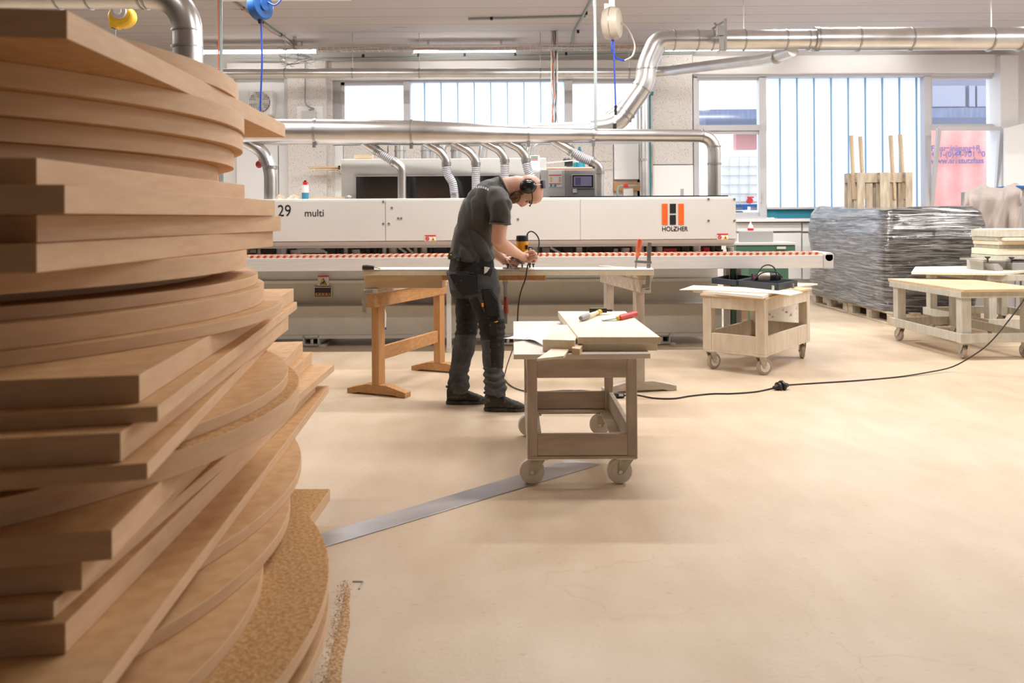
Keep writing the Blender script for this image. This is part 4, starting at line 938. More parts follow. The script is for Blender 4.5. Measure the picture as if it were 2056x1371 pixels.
# shelf above control cabinet
sh = thing('wall_shelf', 'wood shelf above the control screen', 'shelf', tuple(P(1146, 341, 12.0)))
zs = P(1146, 340, 9.0).z
m = MB(); m.bb(P(1086, 0, 9.0).x, P(1186, 0, 9.0).x, 8.8, 9.2, zs - .02, zs); m.build('shelf_board', M['beechy'], sh)
m = MB(); m.bb(P(1086, 0, 9.0).x, P(1186, 0, 9.0).x, 8.8, 9.2, zs, zs + .012); m.build('shelf_lining', M['white'], sh)
m = MB(); m.bb(P(1088, 0, 9.1).x, P(1092, 0, 9.1).x, 9.1, 9.14, 0, zs - .02); m.bb(P(1182, 0, 9.1).x, P(1186, 0, 9.1).x, 9.1, 9.14, 0, zs - .02); m.build('shelf_post', M['greyl'], sh)
m = MB(); m.beam(P(1085, 328, 8.9), P(1150, 322, 8.9), .01, .016); m.beam(P(1150, 322, 8.9), P(1162, 325, 8.9), .01, .016); m.build('wire_rail', M['greyl'], sh)
m = MB(); q = P(1138, 322, 8.95); m.ball(q, (.045, .04, .03)); m.box(q + Vector((.02, 0, -.035)), (.09, .06, .06)); tag(m.build('black_tool', M['black'], smooth=True), 'black tool on the shelf behind the slanted hose', 'tool')
m = MB(); m.pb(1152, 326, 1175, 337, 9.0, .12); tag(m.build('teal_box', mat('teal_plastic', (.02, .30, .30), .4), bevel=.006), 'teal plastic box on the shelf above the screen', 'box')
m = MB(); m.pb(1138, 329, 1151, 337, 8.95, .12); tag(m.build('grey_device', M['grey'], bevel=.006), 'small grey device on the shelf left of the teal box', 'device')
m = MB(); q = P(1165, 302, 8.9); m.tube([q + Vector((0, .1, .05)), q + Vector((0, .1, 0)), q + Vector((0, .1, -.06)), (q.x, 9.0, zs + .012)], [.012, .025, .04, .04], n=16); tag(m.build('clear_bottle', M['teal'], smooth=True), 'teal bottle behind the slanted hose', 'bottle')
stick(1201, 324.5, 1235, 323.5, 12.2, 1.6, 'thin metal bar sticking out of the woodwool panel', 'oldwood', .02, 'wall_bar')
# small white box with conduit right
wbx = thing('wall_socket_box', 'small cream socket box with a green conduit under the window pipe', 'socket box', tuple(P(1262, 392, 12.3)))
m = MB(); m.pb(1252, 377, 1272, 396, 12.28, .12); m.build('box_body', M['cream'], wbx, bevel=.01)
m = MB(); m.tube(fillet([P(1240, 397, 12.25), P(1240, 373, 12.25), P(1284, 373, 12.25)], .06, 6), .018, n=10); m.build('conduit', M['cga'], wbx, smooth=True)
m = MB(); m.cyl(P(1252, 373, 12.25), P(1261, 373, 12.25), .026, n=10); m.build('red_valve', M['red'], wbx, smooth=True)
m = MB(); m.pb(1367, 379, 1373, 397, 8.0, .03); tag(m.build('grey_block', M['greyl']), 'small grey block standing up behind the machine right end', 'block')
# bottle on sill panel, planer behind
bp_ = thing('glue_bottle', 'small pale bottle with red base right of the machine', 'bottle', tuple(P(1507, 464, 9.6)))
q = P(1507, 462, 9.6)
m = MB(); m.tube([q, q + Vector((0, 0, .03)), q + Vector((0, 0, .055)), q + Vector((0, 0, .075)), q + Vector((0, 0, .1))], [.034, .034, .028, .012, .006], n=16); m.build('bottle_body', M['cream'], bp_, smooth=True)
m = MB(); m.cyl(q + Vector((0, 0, -.005)), q + Vector((0, 0, .022)), .036, n=16); m.build('red_base', M['red'], bp_, smooth=True)
gp = thing('planer', 'green planing machine with a grey fence behind the conveyor end', 'machine', (P(1535, 0, 9.4).x, 9.4, 0))
m = MB(); m.pb(1484, 463, 1553, 487, 9.45, .03); m.build('fence', M['grey'], gp, bevel=.01)
m = MB(); m.pb(1478, 487, 1597, 492, 9.3, .5); m.build('table', M['greyl'], gp, bevel=.004)
m = MB(); m.pb(1478, 492, 1597, 504, 9.32, .45); m.build('green_body', M['green'], gp, bevel=.006)
m = MB(); m.bb(P(1500, 0, 9.4).x, P(1580, 0, 9.4).x, 9.4, 9.75, 0, P(1535, 504, 9.35).z); m.build('pedestal', M['green'], gp, bevel=.006)
m = MB(); m.pb(1560, 495, 1578, 500, 9.3, .015); m.build('name_plate', M['greyl'], gp)

# ------------------------------------------------------------------ trestles and workpiece
def trestle(name, lab, fl, rl, ztop, beam_ends, mw, mh, ft, legw=.085, xb=None):
    a, b_ = Vector((*fl, 0)), Vector((*rl, 0)); d = (b_ - a).normalized(); n = Vector((-d.y, d.x, 0))
    t = thing(name, lab, 'trestle', tuple((a + b_) / 2))
    for p in (a, b_):
        m = MB(); m.beam(p + Vector((0, 0, .075)), p + Vector((0, 0, ztop - .055)), legw * .7, legw, up=n.cross(Vector((0, 0, 1)))); m.build('leg', M[mh], t, bevel=.004)
        m = MB(); pts = [(-ft, 0), (-ft, .035), (-ft * .35, .075), (ft * .35, .075), (ft, .035), (ft, 0), (ft * .8, -.0), (ft * .6, .012), (-ft * .6, .012), (-ft * .8, 0)]
        va = [m.b.verts.new(p + n * u - d * .04 + Vector((0, 0, z + .001))) for u, z in pts]; vb = [m.b.verts.new(p + n * u + d * .04 + Vector((0, 0, z + .001))) for u, z in pts]
        m._f(va); m._f(vb[::-1]); k = len(pts)
        for i in range(k): m._f([va[i], vb[i], vb[(i + 1) % k], va[(i + 1) % k]])
        m.build('foot', M[mw], t, bevel=.003)
    m = MB(); m.beam(a - d * beam_ends[0] + Vector((0, 0, ztop - .085)), b_ + d * beam_ends[1] + Vector((0, 0, ztop - .085)), .07, .10); m.build('top_beam', M[mw], t, bevel=.004)
    m = MB(); m.beam(a - d * beam_ends[0] + Vector((0, 0, ztop - .018)), b_ + d * beam_ends[1] + Vector((0, 0, ztop - .018)), .10, .035); m.build('beam_cap', M['greywoodh'], t, bevel=.003)
    m = MB(); m.beam(a + d * .03 + Vector((0, 0, .29)), b_ - d * .03 + Vector((0, 0, .29)), .03, .095); m.build('cross_rail', M[mw], t, bevel=.003)
    return t
trestle('trestle', 'orange-brown wooden trestle left of the worker', (-.955, 5.66), (-.60, 6.5), .762, (.10, .08), 'beechy', 'beech', .24)
trestle('trestle', 'dusty grey wooden trestle under the right end of the long board', (.905, 5.72), (.775, 6.42), .852, (.16, .12), 'greywoodh', 'greywood', .27, xb=1)
q = [G(727, 541, .897), G(1313, 541, .897)]; d = (q[1] - q[0]).normalized(); n = Vector((-d.y, d.x, 0))
wk = thing('workpiece_board', 'long pale board lying across both trestles under the router', 'board', tuple((q[0] + q[1]) / 2))
m = MB(); c2 = [q[0], q[1], q[1] + n * .26, q[0] + n * .26 + d * .06]; m.prism([(p.x, p.y) for p in c2], .857, .889); m.build('core', M['pinelight'], wk, bevel=.002)
m = MB(); m.prism([(p.x, p.y) for p in c2], .8905, .897); m.build('white_facing', M['white_lam'], wk)
m = MB(); m.prism([(p.x, p.y) for p in [q[0] + n * .05 + d * .0, q[0] + n * .05 + d * .55, q[0] + n * .26 + d * .55, q[0] + n * .26]], .763, .856); tag(m.build('spacer_block', M['pine'], bevel=.004), 'thick pine spacer between left trestle and long board', 'block')
m = MB(); a = G(1000, 560, .835); m.prism([(p.x, p.y) for p in [q[0] + n * .02 + d * .56, q[0] + n * .02 + d * 1.27, q[0] + n * .09 + d * 1.27, q[0] + n * .09 + d * .56]], .822, .8562); tag(m.build('batten', M['beechy'], bevel=.003), 'light wood batten clamped under the long board', 'batten')
m = MB(); m.beam(P(1203, 537, 5.75), P(1290, 541, 5.72), .05, .022); tag(m.build('offcut', M['pine']), 'small offcut lying on the far edge of the long board', 'offcut')
# clamps
def clamp(lab, bar, head, jaw, handle, hm):
    t = thing('bar_clamp', lab, 'clamp', tuple(bar[0]))
    m = MB(); m.beam(bar[0], bar[1], .012, .026, up=Vector((1, 0, 0))); m.build('bar', M['steeldark'], t)
    m = MB(); m.beam(head[0], head[1], .022, .022); m.build('sliding_arm', M['steeldark'], t, bevel=.003)
    if jaw: m = MB(); m.beam(jaw[0], jaw[1], .022, .028); m.build('fixed_jaw', M['steeldark'], t, bevel=.003)
    if handle:
        m = MB(); m.cyl(handle[1], handle[2], .007, n=8); m.build('spindle', M['steeldark'], t)
        m = MB(); m.tube([handle[0], Vector(handle[0]).lerp(Vector(handle[1]), .15), Vector(handle[0]).lerp(Vector(handle[1]), .6), handle[1]], [.014, .019, .016, .012], n=12); m.build('handle', hm, t, smooth=True)
    return t
rd = mat('worn_red_handle', (.70, .10, .04), .5, col2=(.80, .25, .12), sc=20)
D = 5.5
clamp('bar clamp with an upright red handle at the right end of the long board', (P(1304, 487, D), P(1300, 582, D)), (P(1274, 525, D), P(1308, 527, D)), (P(1288, 575, D), P(1304, 574, D)), (P(1285, 480, D), P(1279, 517, D), P(1276, 541, D)), rd)
clamp('bar clamp with a dark red handle hanging under the board in front of the machine', (P(1014, 555, D), P(1015, 650, D)), (P(1009, 566, D), P(1020, 566, D)), None, (P(1016, 630, D), P(1015, 596, D), P(1014, 566, D)), mat('dark_red_handle', (.35, .05, .04), .5))
m = MB(); m.box(P(1014, 562, D - .02), (.036, .03, .016)); tag(m.build('yellow_pad', M['yellow']), 'yellow clamp pad under the long board', 'pad')
clamp('bar clamp hanging from the left end of the orange trestle', (P(733, 584, 5.5), P(731, 627, 5.5)), (P(726, 605, 5.5), P(739, 605, 5.5)), (P(731, 586, 5.5), P(748, 585, 5.52)), None, rd)
sb = thing('spray_bottle', 'white spray bottle with blue label hanging behind the orange trestle leg', 'bottle', tuple(P(766, 668, 6.0)))
m = MB(); q = P(767, 662, 6.0); m.tube([q, q + Vector((0, 0, .12)), q + Vector((-.006, 0, .17)), q + Vector((-.012, 0, .19))], [.03, .034, .022, .012], n=16); m.build('bottle_body', M['white'], sb, smooth=True)
m = MB(); m.cyl(q + Vector((0, 0, .002)), q + Vector((0, 0, .02)), .0345, n=16); m.build('blue_band', M['blue'], sb)
m = MB(); q2 = q + Vector((-.015, 0, .19)); m.box(q2 + Vector((0, 0, .03)), (.03, .03, .05)); m.box(q2 + Vector((-.01, 0, .09)), (.02, .02, .1)); m.box(q2 + Vector((-.03, 0, .0)), (.012, .012, .06)); m.build('trigger_head', M['black'], sb)
kn = thing('hand_tool', 'black handled cutter lying on the left end of the long board', 'tool', tuple(P(742, 538, 5.52)))
m = MB(); a, b_ = Vector((P(728, 534, 5.52).x, 5.52, .913)), Vector((P(751, 536, 5.52).x, 5.52, .909)); m.tube([a, a.lerp(b_, .3), b_], [.016, .018, .013], n=10); m.build('grip', M['black'], kn, smooth=True)
m = MB(); m.beam(b_, b_ + Vector((.045, 0, -.006)), .02, .006); m.build('blade', M['zinc'], kn)

# ------------------------------------------------------------------ trolleys
def caster(par, x, y, ztop, r, rz, mw, top_plate=True, wt=.032):
    cs = bpy.data.objects.new('caster', None); COL.objects.link(cs); cs.parent = par
    # origin = parent's local space
    rm = Matrix.Rotation(rz, 3, 'Z'); off = rm @ Vector((.028, 0, 0)); c = Vector((x, y, 0)) + Vector((off.x, off.y, r + .001))
    axv = rm @ Vector((0, 1, 0))
    bpy.data.objects.remove(cs)
    m = MB(); m.cyl(c - axv * wt / 2, c + axv * wt / 2, r, n=32); w_ = mbuild(m, 'caster_wheel', mw[0], par, bevel=.006)
    m = MB(); m.cyl(c - axv * (wt / 2 + .002), c + axv * (wt / 2 + .002), r * .66, n=24); mbuild(m, 'wheel_rim', mw[1], w_, smooth=True)
    m = MB(); m.cyl(c - axv * (wt / 2 + .014), c + axv * (wt / 2 + .014), .009, n=8); mbuild(m, 'axle', M['zinc'], w_)
    m = MB(); zt2 = ztop - .012; hl = zt2 - (r - .014)
    for s_ in (-1, 1):
        o_ = axv * s_ * (wt / 2 + .008); k = rm @ Vector((1, 0, 0))
        A = [Vector((x, y, zt2)) - k * .032, Vector((x, y, zt2)) + k * .032, c + k * .012 - Vector((0, 0, .014)), c - k * .016 - Vector((0, 0, .01))]
        va = [m.b.verts.new(p + o_ - axv * .002) for p in A]; vb = [m.b.verts.new(p + o_ + axv * .002) for p in A]
        m._f(va); m._f(vb[::-1])
        for i in range(4): m._f([va[i], vb[i], vb[(i + 1) % 4], va[(i + 1) % 4]])
    m.box((x, y, zt2 + .001), (.066, wt + .02, .004), rz=rz); f_ = mbuild(m, 'caster_fork', M['forkm'], par)
    m = MB(); m.cyl((x, y, zt2 + .002), (x, y, zt2 + .007), .028, n=16); mbuild(m, 'swivel_ring', M['red'] if mw[2] else M['steeldark'], f_)
    m = MB(); m.box((x, y, ztop - .003), (.09, .08, .006), rz=0); mbuild(m, 'mount_plate', M['zinc'], f_)
def mbuild(m, name, mt, par, **k):   # build in the parent's local space
    keep = WLOC.get(par.name, (0, 0, 0)); WLOC[par.name] = (0, 0, 0); o = m.build(name, mt, par, **k); WLOC[par.name] = keep; WLOC[o.name] = (0, 0, 0); return o
def trolley(lab, loc, rz, w_, l_, zb, ztop, lw, rail_lo, rail_hi, mv, mh_, mhy, wr, mw, castrz, top=None, inset=.05, outset_rails=False):
    t = thing('trolley', lab, 'trolley', loc, rz=rz)
    for sx in (-1, 1):
        for sy in (-1, 1):
            m = MB(); m.box((sx * (w_ / 2 - lw / 2), sy * (l_ / 2 - lw / 2), (zb + ztop) / 2), (lw, lw, ztop - zb)); mbuild(m, 'leg', M[mv], t, bevel=.004)
    e = .0 if not outset_rails else .026
    for z0, z1 in (rail_lo, rail_hi):
        for s_ in (-1, 1):
            m = MB(); yy = s_ * (l_ / 2 - .014 + e); m.box((0, yy, (z0 + z1) / 2), (w_ - 2 * lw + (2 * lw + .05 if outset_rails else 0), .025, z1 - z0)); mbuild(m, 'rail', M[mh_], t, bevel=.003)
            m = MB(); xx = s_ * (w_ / 2 - .014 + e); m.box((xx, 0, (z0 + z1) / 2), (.025, l_ - 2 * lw + (2 * lw if outset_rails else 0), z1 - z0)); mbuild(m, 'rail', M[mhy], t, bevel=.003)
    if not outset_rails:
        m = MB()
        for s_ in (-1, 1): m.box((0, s_ * (l_ / 2 - .04), zb - .007), (w_, .08, .014)); m.box((s_ * (w_ / 2 - .04), 0, zb - .007), (.08, l_ - .16, .014))
        mbuild(m, 'base_frame', M[mh_], t, bevel=.003)
    if top:
        m = MB(); m.box((top[0], top[1], ztop + top[4] / 2), (top[2], top[3], top[4])); mbuild(m, 'table_top', M[top[5]], t, bevel=.003)
    k = 0
    for sx in (-1, 1):
        for sy in (-1, 1):
            caster(t, sx * (w_ / 2 - inset), sy * (l_ / 2 - inset), zb - (0 if outset_rails else .014), wr, castrz[k], mw); k += 1
    return t
TYRE = (M['wheel'], M['wheel'], 1); TY2 = (M['tyre'], M['wheel'], 0)
trolley('dusty grey wooden trolley nearest the camera, on white wheels, loaded with boards', (.3205, 4.16, 0), 0, .511, .93, .142, .600, .047, (.145, .245), (.505, .598), 'greywood', 'greywoodh', 'greywood', .0600, TYRE, [R(180), R(188), R(183), R(172)], top=(-.003, .075, .628, 1.165, .024, 'white_lam'))
trolley('pale wooden trolley with boxed lower sides holding the open black case', (2.085, 6.765, 0), R(-39.3), .52, 1.03, .165, .600, .075, (.165, .305), (.505, .598), 'palewood', 'palewood', 'palewood', .064, TY2, [R(70), R(60), R(55), R(120)], top=(0, .0, .55, 1.06, .018, 'pine'))
t3 = trolley('low grey painted trolley at the right edge with a bare plywood top', (4.17, 7.44, 0), R(3), .66, 1.12, .145, .590, .085, (.150, .228), (.535, .590), 'greypaint', 'greypaint', 'greypaint', .058, (M['tyre'], M['grey'], 0), [R(80), R(95), R(85), R(100)], top=(.02, 0, .74, 1.24, .024, 'pine'), outset_rails=True, inset=.05)
t4 = trolley('grey trolley in the back right carrying the stack of pale boards', (5.08, 8.36, 0), R(4), .9, 1.05, .145, .66, .08, (.150, .228), (.6, .66), 'greypaint', 'greypaint', 'greypaint', .058, (M['tyre'], M['grey'], 0), [R(10), R(80), R(85), R(100)], outset_rails=True, inset=.05)

# load on near trolley (top at .624)
zt1 = .6245
def plate(name, pts, z0, z1, mt, lab, cat='board', **k):
    m = MB(); m.prism([(p[0], p[1]) for p in pts], z0, z1); return tag(m.build(name, mt, **k), lab, cat)
M['ply'] = mat('pale_ply_layers', (.80, .66, .46), .6, col2=(.66, .48, .28), sc=2, stretch=(.4, .4, 60), detail=3, lo=.45, hi=.55)
def gz(x, y, z): return G(x, y, z)
plate('plywood_board', [gz(1160, 704, zt1), gz(1320, 704, zt1), gz(1252, 640, zt1), gz(1122, 640, zt1)], zt1, zt1 + .033, [M['pinelight']], 'pale board on the near trolley, lower of the two big ones', bevel=.002)
plate('plywood_board', [gz(1161, 691, zt1 + .0335), gz(1326, 691, zt1 + .0335), gz(1256, 636, zt1 + .0335), gz(1120, 636, zt1 + .0335)], zt1 + .0337, zt1 + .067, [M['pinelight']], 'pale board on the near trolley, upper of the two big ones, under the hammer', bevel=.002)
ztp = zt1 + .067
a, b_ = gz(1130, 694, zt1 + .03), gz(1158, 656, zt1 + .03)
m = MB(); d = (b_ - a).normalized(); a = Vector((a.x, a.y, zt1 + .030)); b2 = a + d * .52; m.beam(a + Vector((-.02, 0, .0)), b2 + Vector((-.02, 0, 0)), .15, .055); tag(m.build('timber_offcut', M['pinelight'], bevel=.003), 'thick pale timber offcut lying left of the two big boards', 'offcut')
plate('timber_offcut', [gz(1148, 712, zt1), gz(1158, 690, zt1), gz(1180, 690, zt1), gz(1164, 714, zt1)], zt1, zt1 + .03, M['pine'], 'small knotty offcut leaning at the timber end', 'offcut')
m = MB(); q = [gz(1078, 728, .62), gz(1132, 722, .62), gz(1147, 704, .62), gz(1112, 706, .62)]; pz = [.627, .627, .632, .632]
va = [m.b.verts.new((p.x, p.y, z)) for p, z in zip(q, pz)]; vb = [m.b.verts.new((p.x, p.y, z + .010)) for p, z in zip(q, pz)]
m._f(va[::-1]); m._f(vb)
for i in range(4): m._f([va[i], va[(i + 1) % 4], vb[(i + 1) % 4], vb[i]])
tag(m.build('thin_offcut', M['pinelight']), 'thin white-faced offcut overhanging the near edge of the near trolley', 'offcut')
# papers
def sheet(corners, curl, lab):
    m = MB(); n = 10; c = [Vector(p) for p in corners]
    vs = [[m.b.verts.new(c[0].lerp(c[1], i / n).lerp(c[3].lerp(c[2], i / n), j / n) + Vector((0, 0, curl(i / n, j / n)))) for j in range(n + 1)] for i in range(n + 1)]
    for i in range(n):
        for j in range(n): m._f([vs[i][j], vs[i + 1][j], vs[i + 1][j + 1], vs[i][j + 1]])
    o = m.build('paper_sheet', M['paper'], smooth=True, loc=c[0]); s_ = o.modifiers.new('t', 'SOLIDIFY'); s_.thickness = .0006
    return tag(o, lab, 'paper')
z = zt1 + .002
sheet([gz(1010, 688, z), gz(1050, 668, z), gz(1082, 667, z), gz(1052, 683, z)], lambda u, v: .004 + .018 * (1 - v) * (1 - u) ** 2, 'white paper sheet sticking out left over the near trolley edge')
sheet([gz(1052, 683, z), gz(1078, 668, z), gz(1112, 672, z), gz(1092, 696, z)], lambda u, v: .002 + .014 * abs(math.sin(v * 3.1)), 'folded white paper sheet lying on the near trolley')
# hammer and chisel on the upper board
hm = thing('hammer', 'hammer with a pale handle and black head on the boards of the near trolley', 'hammer', tuple(gz(1190, 634, ztp)))
a, b_ = gz(1166, 639, ztp + .018), gz(1206, 625, ztp + .018); d = (b_ - a).normalized()
m = MB(); m.tube([a, a.lerp(b_, .1), a.lerp(b_, .35)], [.012, .017, .015], n=12); m.build('rubber_grip', M['grey'], hm, smooth=True)
m = MB(); m.tube([a.lerp(b_, .35), a.lerp(b_, .85)], [.013, .010], n=12); m.build('handle', M['pinelight'], hm, smooth=True)
m = MB(); m.tube([a.lerp(b_, .84), b_], [.014, .014], n=12); m.build('yellow_collar', M['yellow'], hm, smooth=True)
s_ = Vector((d.y, -d.x, 0)); m = MB(); c = b_; m.beam(c - Vector((.065, 0, -.006)), c + Vector((.035, 0, .006)), .026, .026); m.beam(c + Vector((.03, 0, .006)), c + Vector((.065, .01, .004)), .022, .012); m.build('head', M['black'], hm, bevel=.003)
ch = thing('chisel', 'chisel with a red and yellow handle lying on the boards of the near trolley', 'chisel', tuple(gz(1240, 638, ztp)))
a, b_ = gz(1279, 629, ztp + .016), gz(1243, 638, ztp + .014); c = gz(1209, 643, ztp + .004)
m = MB(); m.tube([a, a.lerp(b_, .12), a.lerp(b_, .5), a.lerp(b_, .85), b_], [.010, .017, .015, .017, .013], n=14); m.build('handle', M['red'], ch, smooth=True)
m = MB(); e_ = b_.lerp(c, .15); m.tube([b_, e_], [.013, .010], n=12); m.build('ferrule', M['yellow'], ch, smooth=True)
m = MB(); m.beam(e_, c, .028, .005); m.build('blade', M['steeldark'], ch)
# load on second trolley
z2 = .619
plate('plywood_offcut', [gz(1391, 587, z2), gz(1532, 600, z2), gz(1556, 590, z2), gz(1420, 579, z2)], z2, z2 + .022, M['white_lam'], 'white-faced strip along the left edge of the second trolley top', 'board', bevel=.001)
plate('plywood_offcut', [gz(1364, 583, z2 + .024), gz(1392, 574, z2 + .024), gz(1500, 578, z2 + .024), gz(1590, 583, z2 + .024), gz(1612, 588, z2 + .024), gz(1587, 594, z2 + .024), gz(1558, 590, z2 + .024), gz(1410, 583, z2 + .024)], z2 + .0235, z2 + .03, M['pinelight'], 'thin curved plywood piece lying under the black case', 'board')
plate('plywood_offcut', [gz(1480, 573, z2), gz(1560, 582, z2), gz(1642, 572, z2), gz(1600, 569, z2)], z2, z2 + .012, M['pinelight'], 'thin plywood sheet at the far corner of the second trolley', 'board')
cs = thing('tool_case', 'open black plastic tool case on the second trolley', 'case', (2.1, 6.7, z2 + .03))
def tray_box(q, z0, hh, nm):
    m = MB(); c = sum(q, Vector()) / 4
    m.prism([(p.x, p.y) for p in q], z0, z0 + .006)
    for i in range(4):
        a, b_ = q[i], q[(i + 1) % 4]; m.beam(Vector((a.x, a.y, z0 + hh / 2)), Vector((b_.x, b_.y, z0 + hh / 2)), .012, hh)
    return m.build(nm, mat('case_' + nm, (.035, .045, .055), .5), cs, bevel=.004)
z3 = z2 + .03
tray_box([gz(1484, 575, z3), gz(1562, 583, z3), gz(1600, 575, z3), gz(1522, 567, z3)], z3, .055, 'case_base')
tray_box([gz(1430, 569, z3), gz(1479, 574, z3), gz(1516, 566, z3), gz(1470, 561, z3)], z3, .05, 'case_lid')
for x, y in ((1552, 578), (1592, 574)):
    p = gz(x, y, z3 + .02); m = MB(); m.box(p, (.012, .03, .04)); m.build('latch', M['zinc'], cs)
rt = thing('power_tool', 'silver and black power tool with a looped cable lying in the open case', 'power tool', tuple(gz(1535, 572, z3 + .05)))
a, b_ = P(1510, 556, 6.75), P(1566, 555, 6.75)
m = MB(); m.tube([a.lerp(b_, .18), a.lerp(b_, .25), a.lerp(b_, .6)], [.035, .042, .040], n=16); m.build('gear_housing', M['copper'], rt, smooth=True)
m = MB(); m.tube([a.lerp(b_, .6), a.lerp(b_, .9), a.lerp(b_, 1)], [.036, .038, .03], n=16); m.build('motor_housing', M['black'], rt, smooth=True)
m = MB(); m.tube([a, a.lerp(b_, .18)], [.03, .032], n=16); m.build('end_cap', M['black'], rt, smooth=True)
m = MB(); m.cyl(a.lerp(b_, .04) - Vector((0, .035, 0)), a.lerp(b_, .04) - Vector((0, .028, 0)), .01, n=10); m.build('red_button', M['red'], rt)
m = MB(); m.tube(smoothpath([P(1512, 564, 6.7), P(1522, 548, 6.7), P(1532, 535, 6.7), P(1545, 532, 6.7), P(1556, 540, 6.7), P(1560, 560, 6.7)], 8), .0055, n=8); m.tube(smoothpath([P(1515, 560, 6.65), P(1528, 549, 6.65), P(1545, 545, 6.65), P(1560, 547, 6.65), P(1572, 558, 6.65)], 8), .0055, n=8); m.build('cable', M['rubber'], rt, smooth=True)
# white bin behind second trolley
bn2 = thing('waste_bin', 'white speckled bin standing on the floor behind the second trolley', 'bin', (P(1562, 0, 8.1).x, 8.1, 0))
bx = P(1562, 0, 8.1).x
m = MB(); m.tube([(bx, 8.1, .002), (bx, 8.1, .38), (bx, 8.1, .40)], [.14, .17, .18], n=28); m.build('bin_body', speckle('speckled_white', (.78, .75, .70), (.45, .2, .15), 18), bn2, smooth=True)
m = MB(); m.bb(P(1481, 0, 7.9).x, P(1494, 0, 7.9).x, 7.85, 7.95, 0, .42); tag(m.build('wood_post', M['pine']), 'short wood post standing beside the machine end', 'post')

# ------------------------------------------------------------------ wrapped pallets
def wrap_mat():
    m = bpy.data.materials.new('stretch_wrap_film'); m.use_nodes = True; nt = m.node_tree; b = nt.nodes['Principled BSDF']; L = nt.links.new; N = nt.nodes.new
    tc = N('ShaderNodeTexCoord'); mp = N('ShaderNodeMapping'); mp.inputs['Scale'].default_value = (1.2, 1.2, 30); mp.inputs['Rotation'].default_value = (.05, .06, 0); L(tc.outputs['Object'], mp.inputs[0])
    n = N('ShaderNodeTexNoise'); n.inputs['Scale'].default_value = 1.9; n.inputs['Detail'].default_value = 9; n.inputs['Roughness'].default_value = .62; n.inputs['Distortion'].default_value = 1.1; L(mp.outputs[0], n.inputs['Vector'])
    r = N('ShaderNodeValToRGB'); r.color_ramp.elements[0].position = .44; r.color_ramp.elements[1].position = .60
    r.color_ramp.elements[0].color = (.055, .05, .047, 1); r.color_ramp.elements[1].color = (.52, .51, .52, 1); L(n.outputs[0], r.inputs[0]); L(r.outputs[0], b.inputs['Base Color'])  # pale film folds, with bright highlight streaks painted into the base colour
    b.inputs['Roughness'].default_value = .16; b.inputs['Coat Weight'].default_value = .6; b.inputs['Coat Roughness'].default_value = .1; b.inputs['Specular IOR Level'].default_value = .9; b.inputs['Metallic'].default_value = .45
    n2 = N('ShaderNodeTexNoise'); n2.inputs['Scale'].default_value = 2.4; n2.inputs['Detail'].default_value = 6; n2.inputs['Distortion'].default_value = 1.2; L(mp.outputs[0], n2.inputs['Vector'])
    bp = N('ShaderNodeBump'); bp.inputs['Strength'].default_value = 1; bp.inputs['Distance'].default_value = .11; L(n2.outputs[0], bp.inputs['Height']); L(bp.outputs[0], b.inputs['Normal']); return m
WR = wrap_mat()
def wrapped(cx, cy, wx, wy, z0, z1, lab, seed):
    m = MB(); nu, nv = 96, 44; rs = []
    for j in range(nv + 1):
        v = j / nv; z = z0 + (z1 - z0) * v; ring = []
        shrink = 1 - .05 * max(0, .25 - v) / .25 - .06 * max(0, v - .93) / .07
        bulge = 1 + .035 * math.sin(math.pi * min(1, v * 1.15)) + .02 * math.sin(v * 9 + seed)
        for i in range(nu):
            a = 2 * math.pi * i / nu; ca, sa = math.cos(a), math.sin(a); e = .13
            x = wx / 2 * math.copysign(abs(ca) ** e, ca); y = wy / 2 * math.copysign(abs(sa) ** e, sa)
            nz = .10 * noise.noise(Vector((x * 1.8 + seed, y * 1.5, z * 1.7))) + .012 * noise.noise(Vector((x * 3, y * 3 + seed, z * 22)))
            k = shrink * bulge; q = Vector((x, y, 0)); q = q * k + q.normalized() * nz
            ring.append((cx + q.x, cy + q.y, z + (.07 * noise.noise(Vector((x * 2.6, y * 2.6, seed))) if v > .93 else 0)))
        rs.append(ring)
    m.rings(rs); t = thing('wrapped_pallet_load', lab, 'pallet load', (cx, cy, z0), 'shrink-wrapped pallet loads')
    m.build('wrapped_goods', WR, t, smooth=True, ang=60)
    return t
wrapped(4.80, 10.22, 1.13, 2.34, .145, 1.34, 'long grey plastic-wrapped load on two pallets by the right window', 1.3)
pp = pallet(1.2, 1.0, .144); tag(pp, 'wooden pallet under the near end of the wrapped load', 'pallet', 'pallets under wrapped loads'); pp.location = (4.80, 9.62, 0); pp.rotation_euler.z = R(90)
pp2 = copy_tree(pp); tag(pp2, 'wooden pallet under the far end of the wrapped load', 'pallet'); pp2.location = (4.80, 10.84, 0)
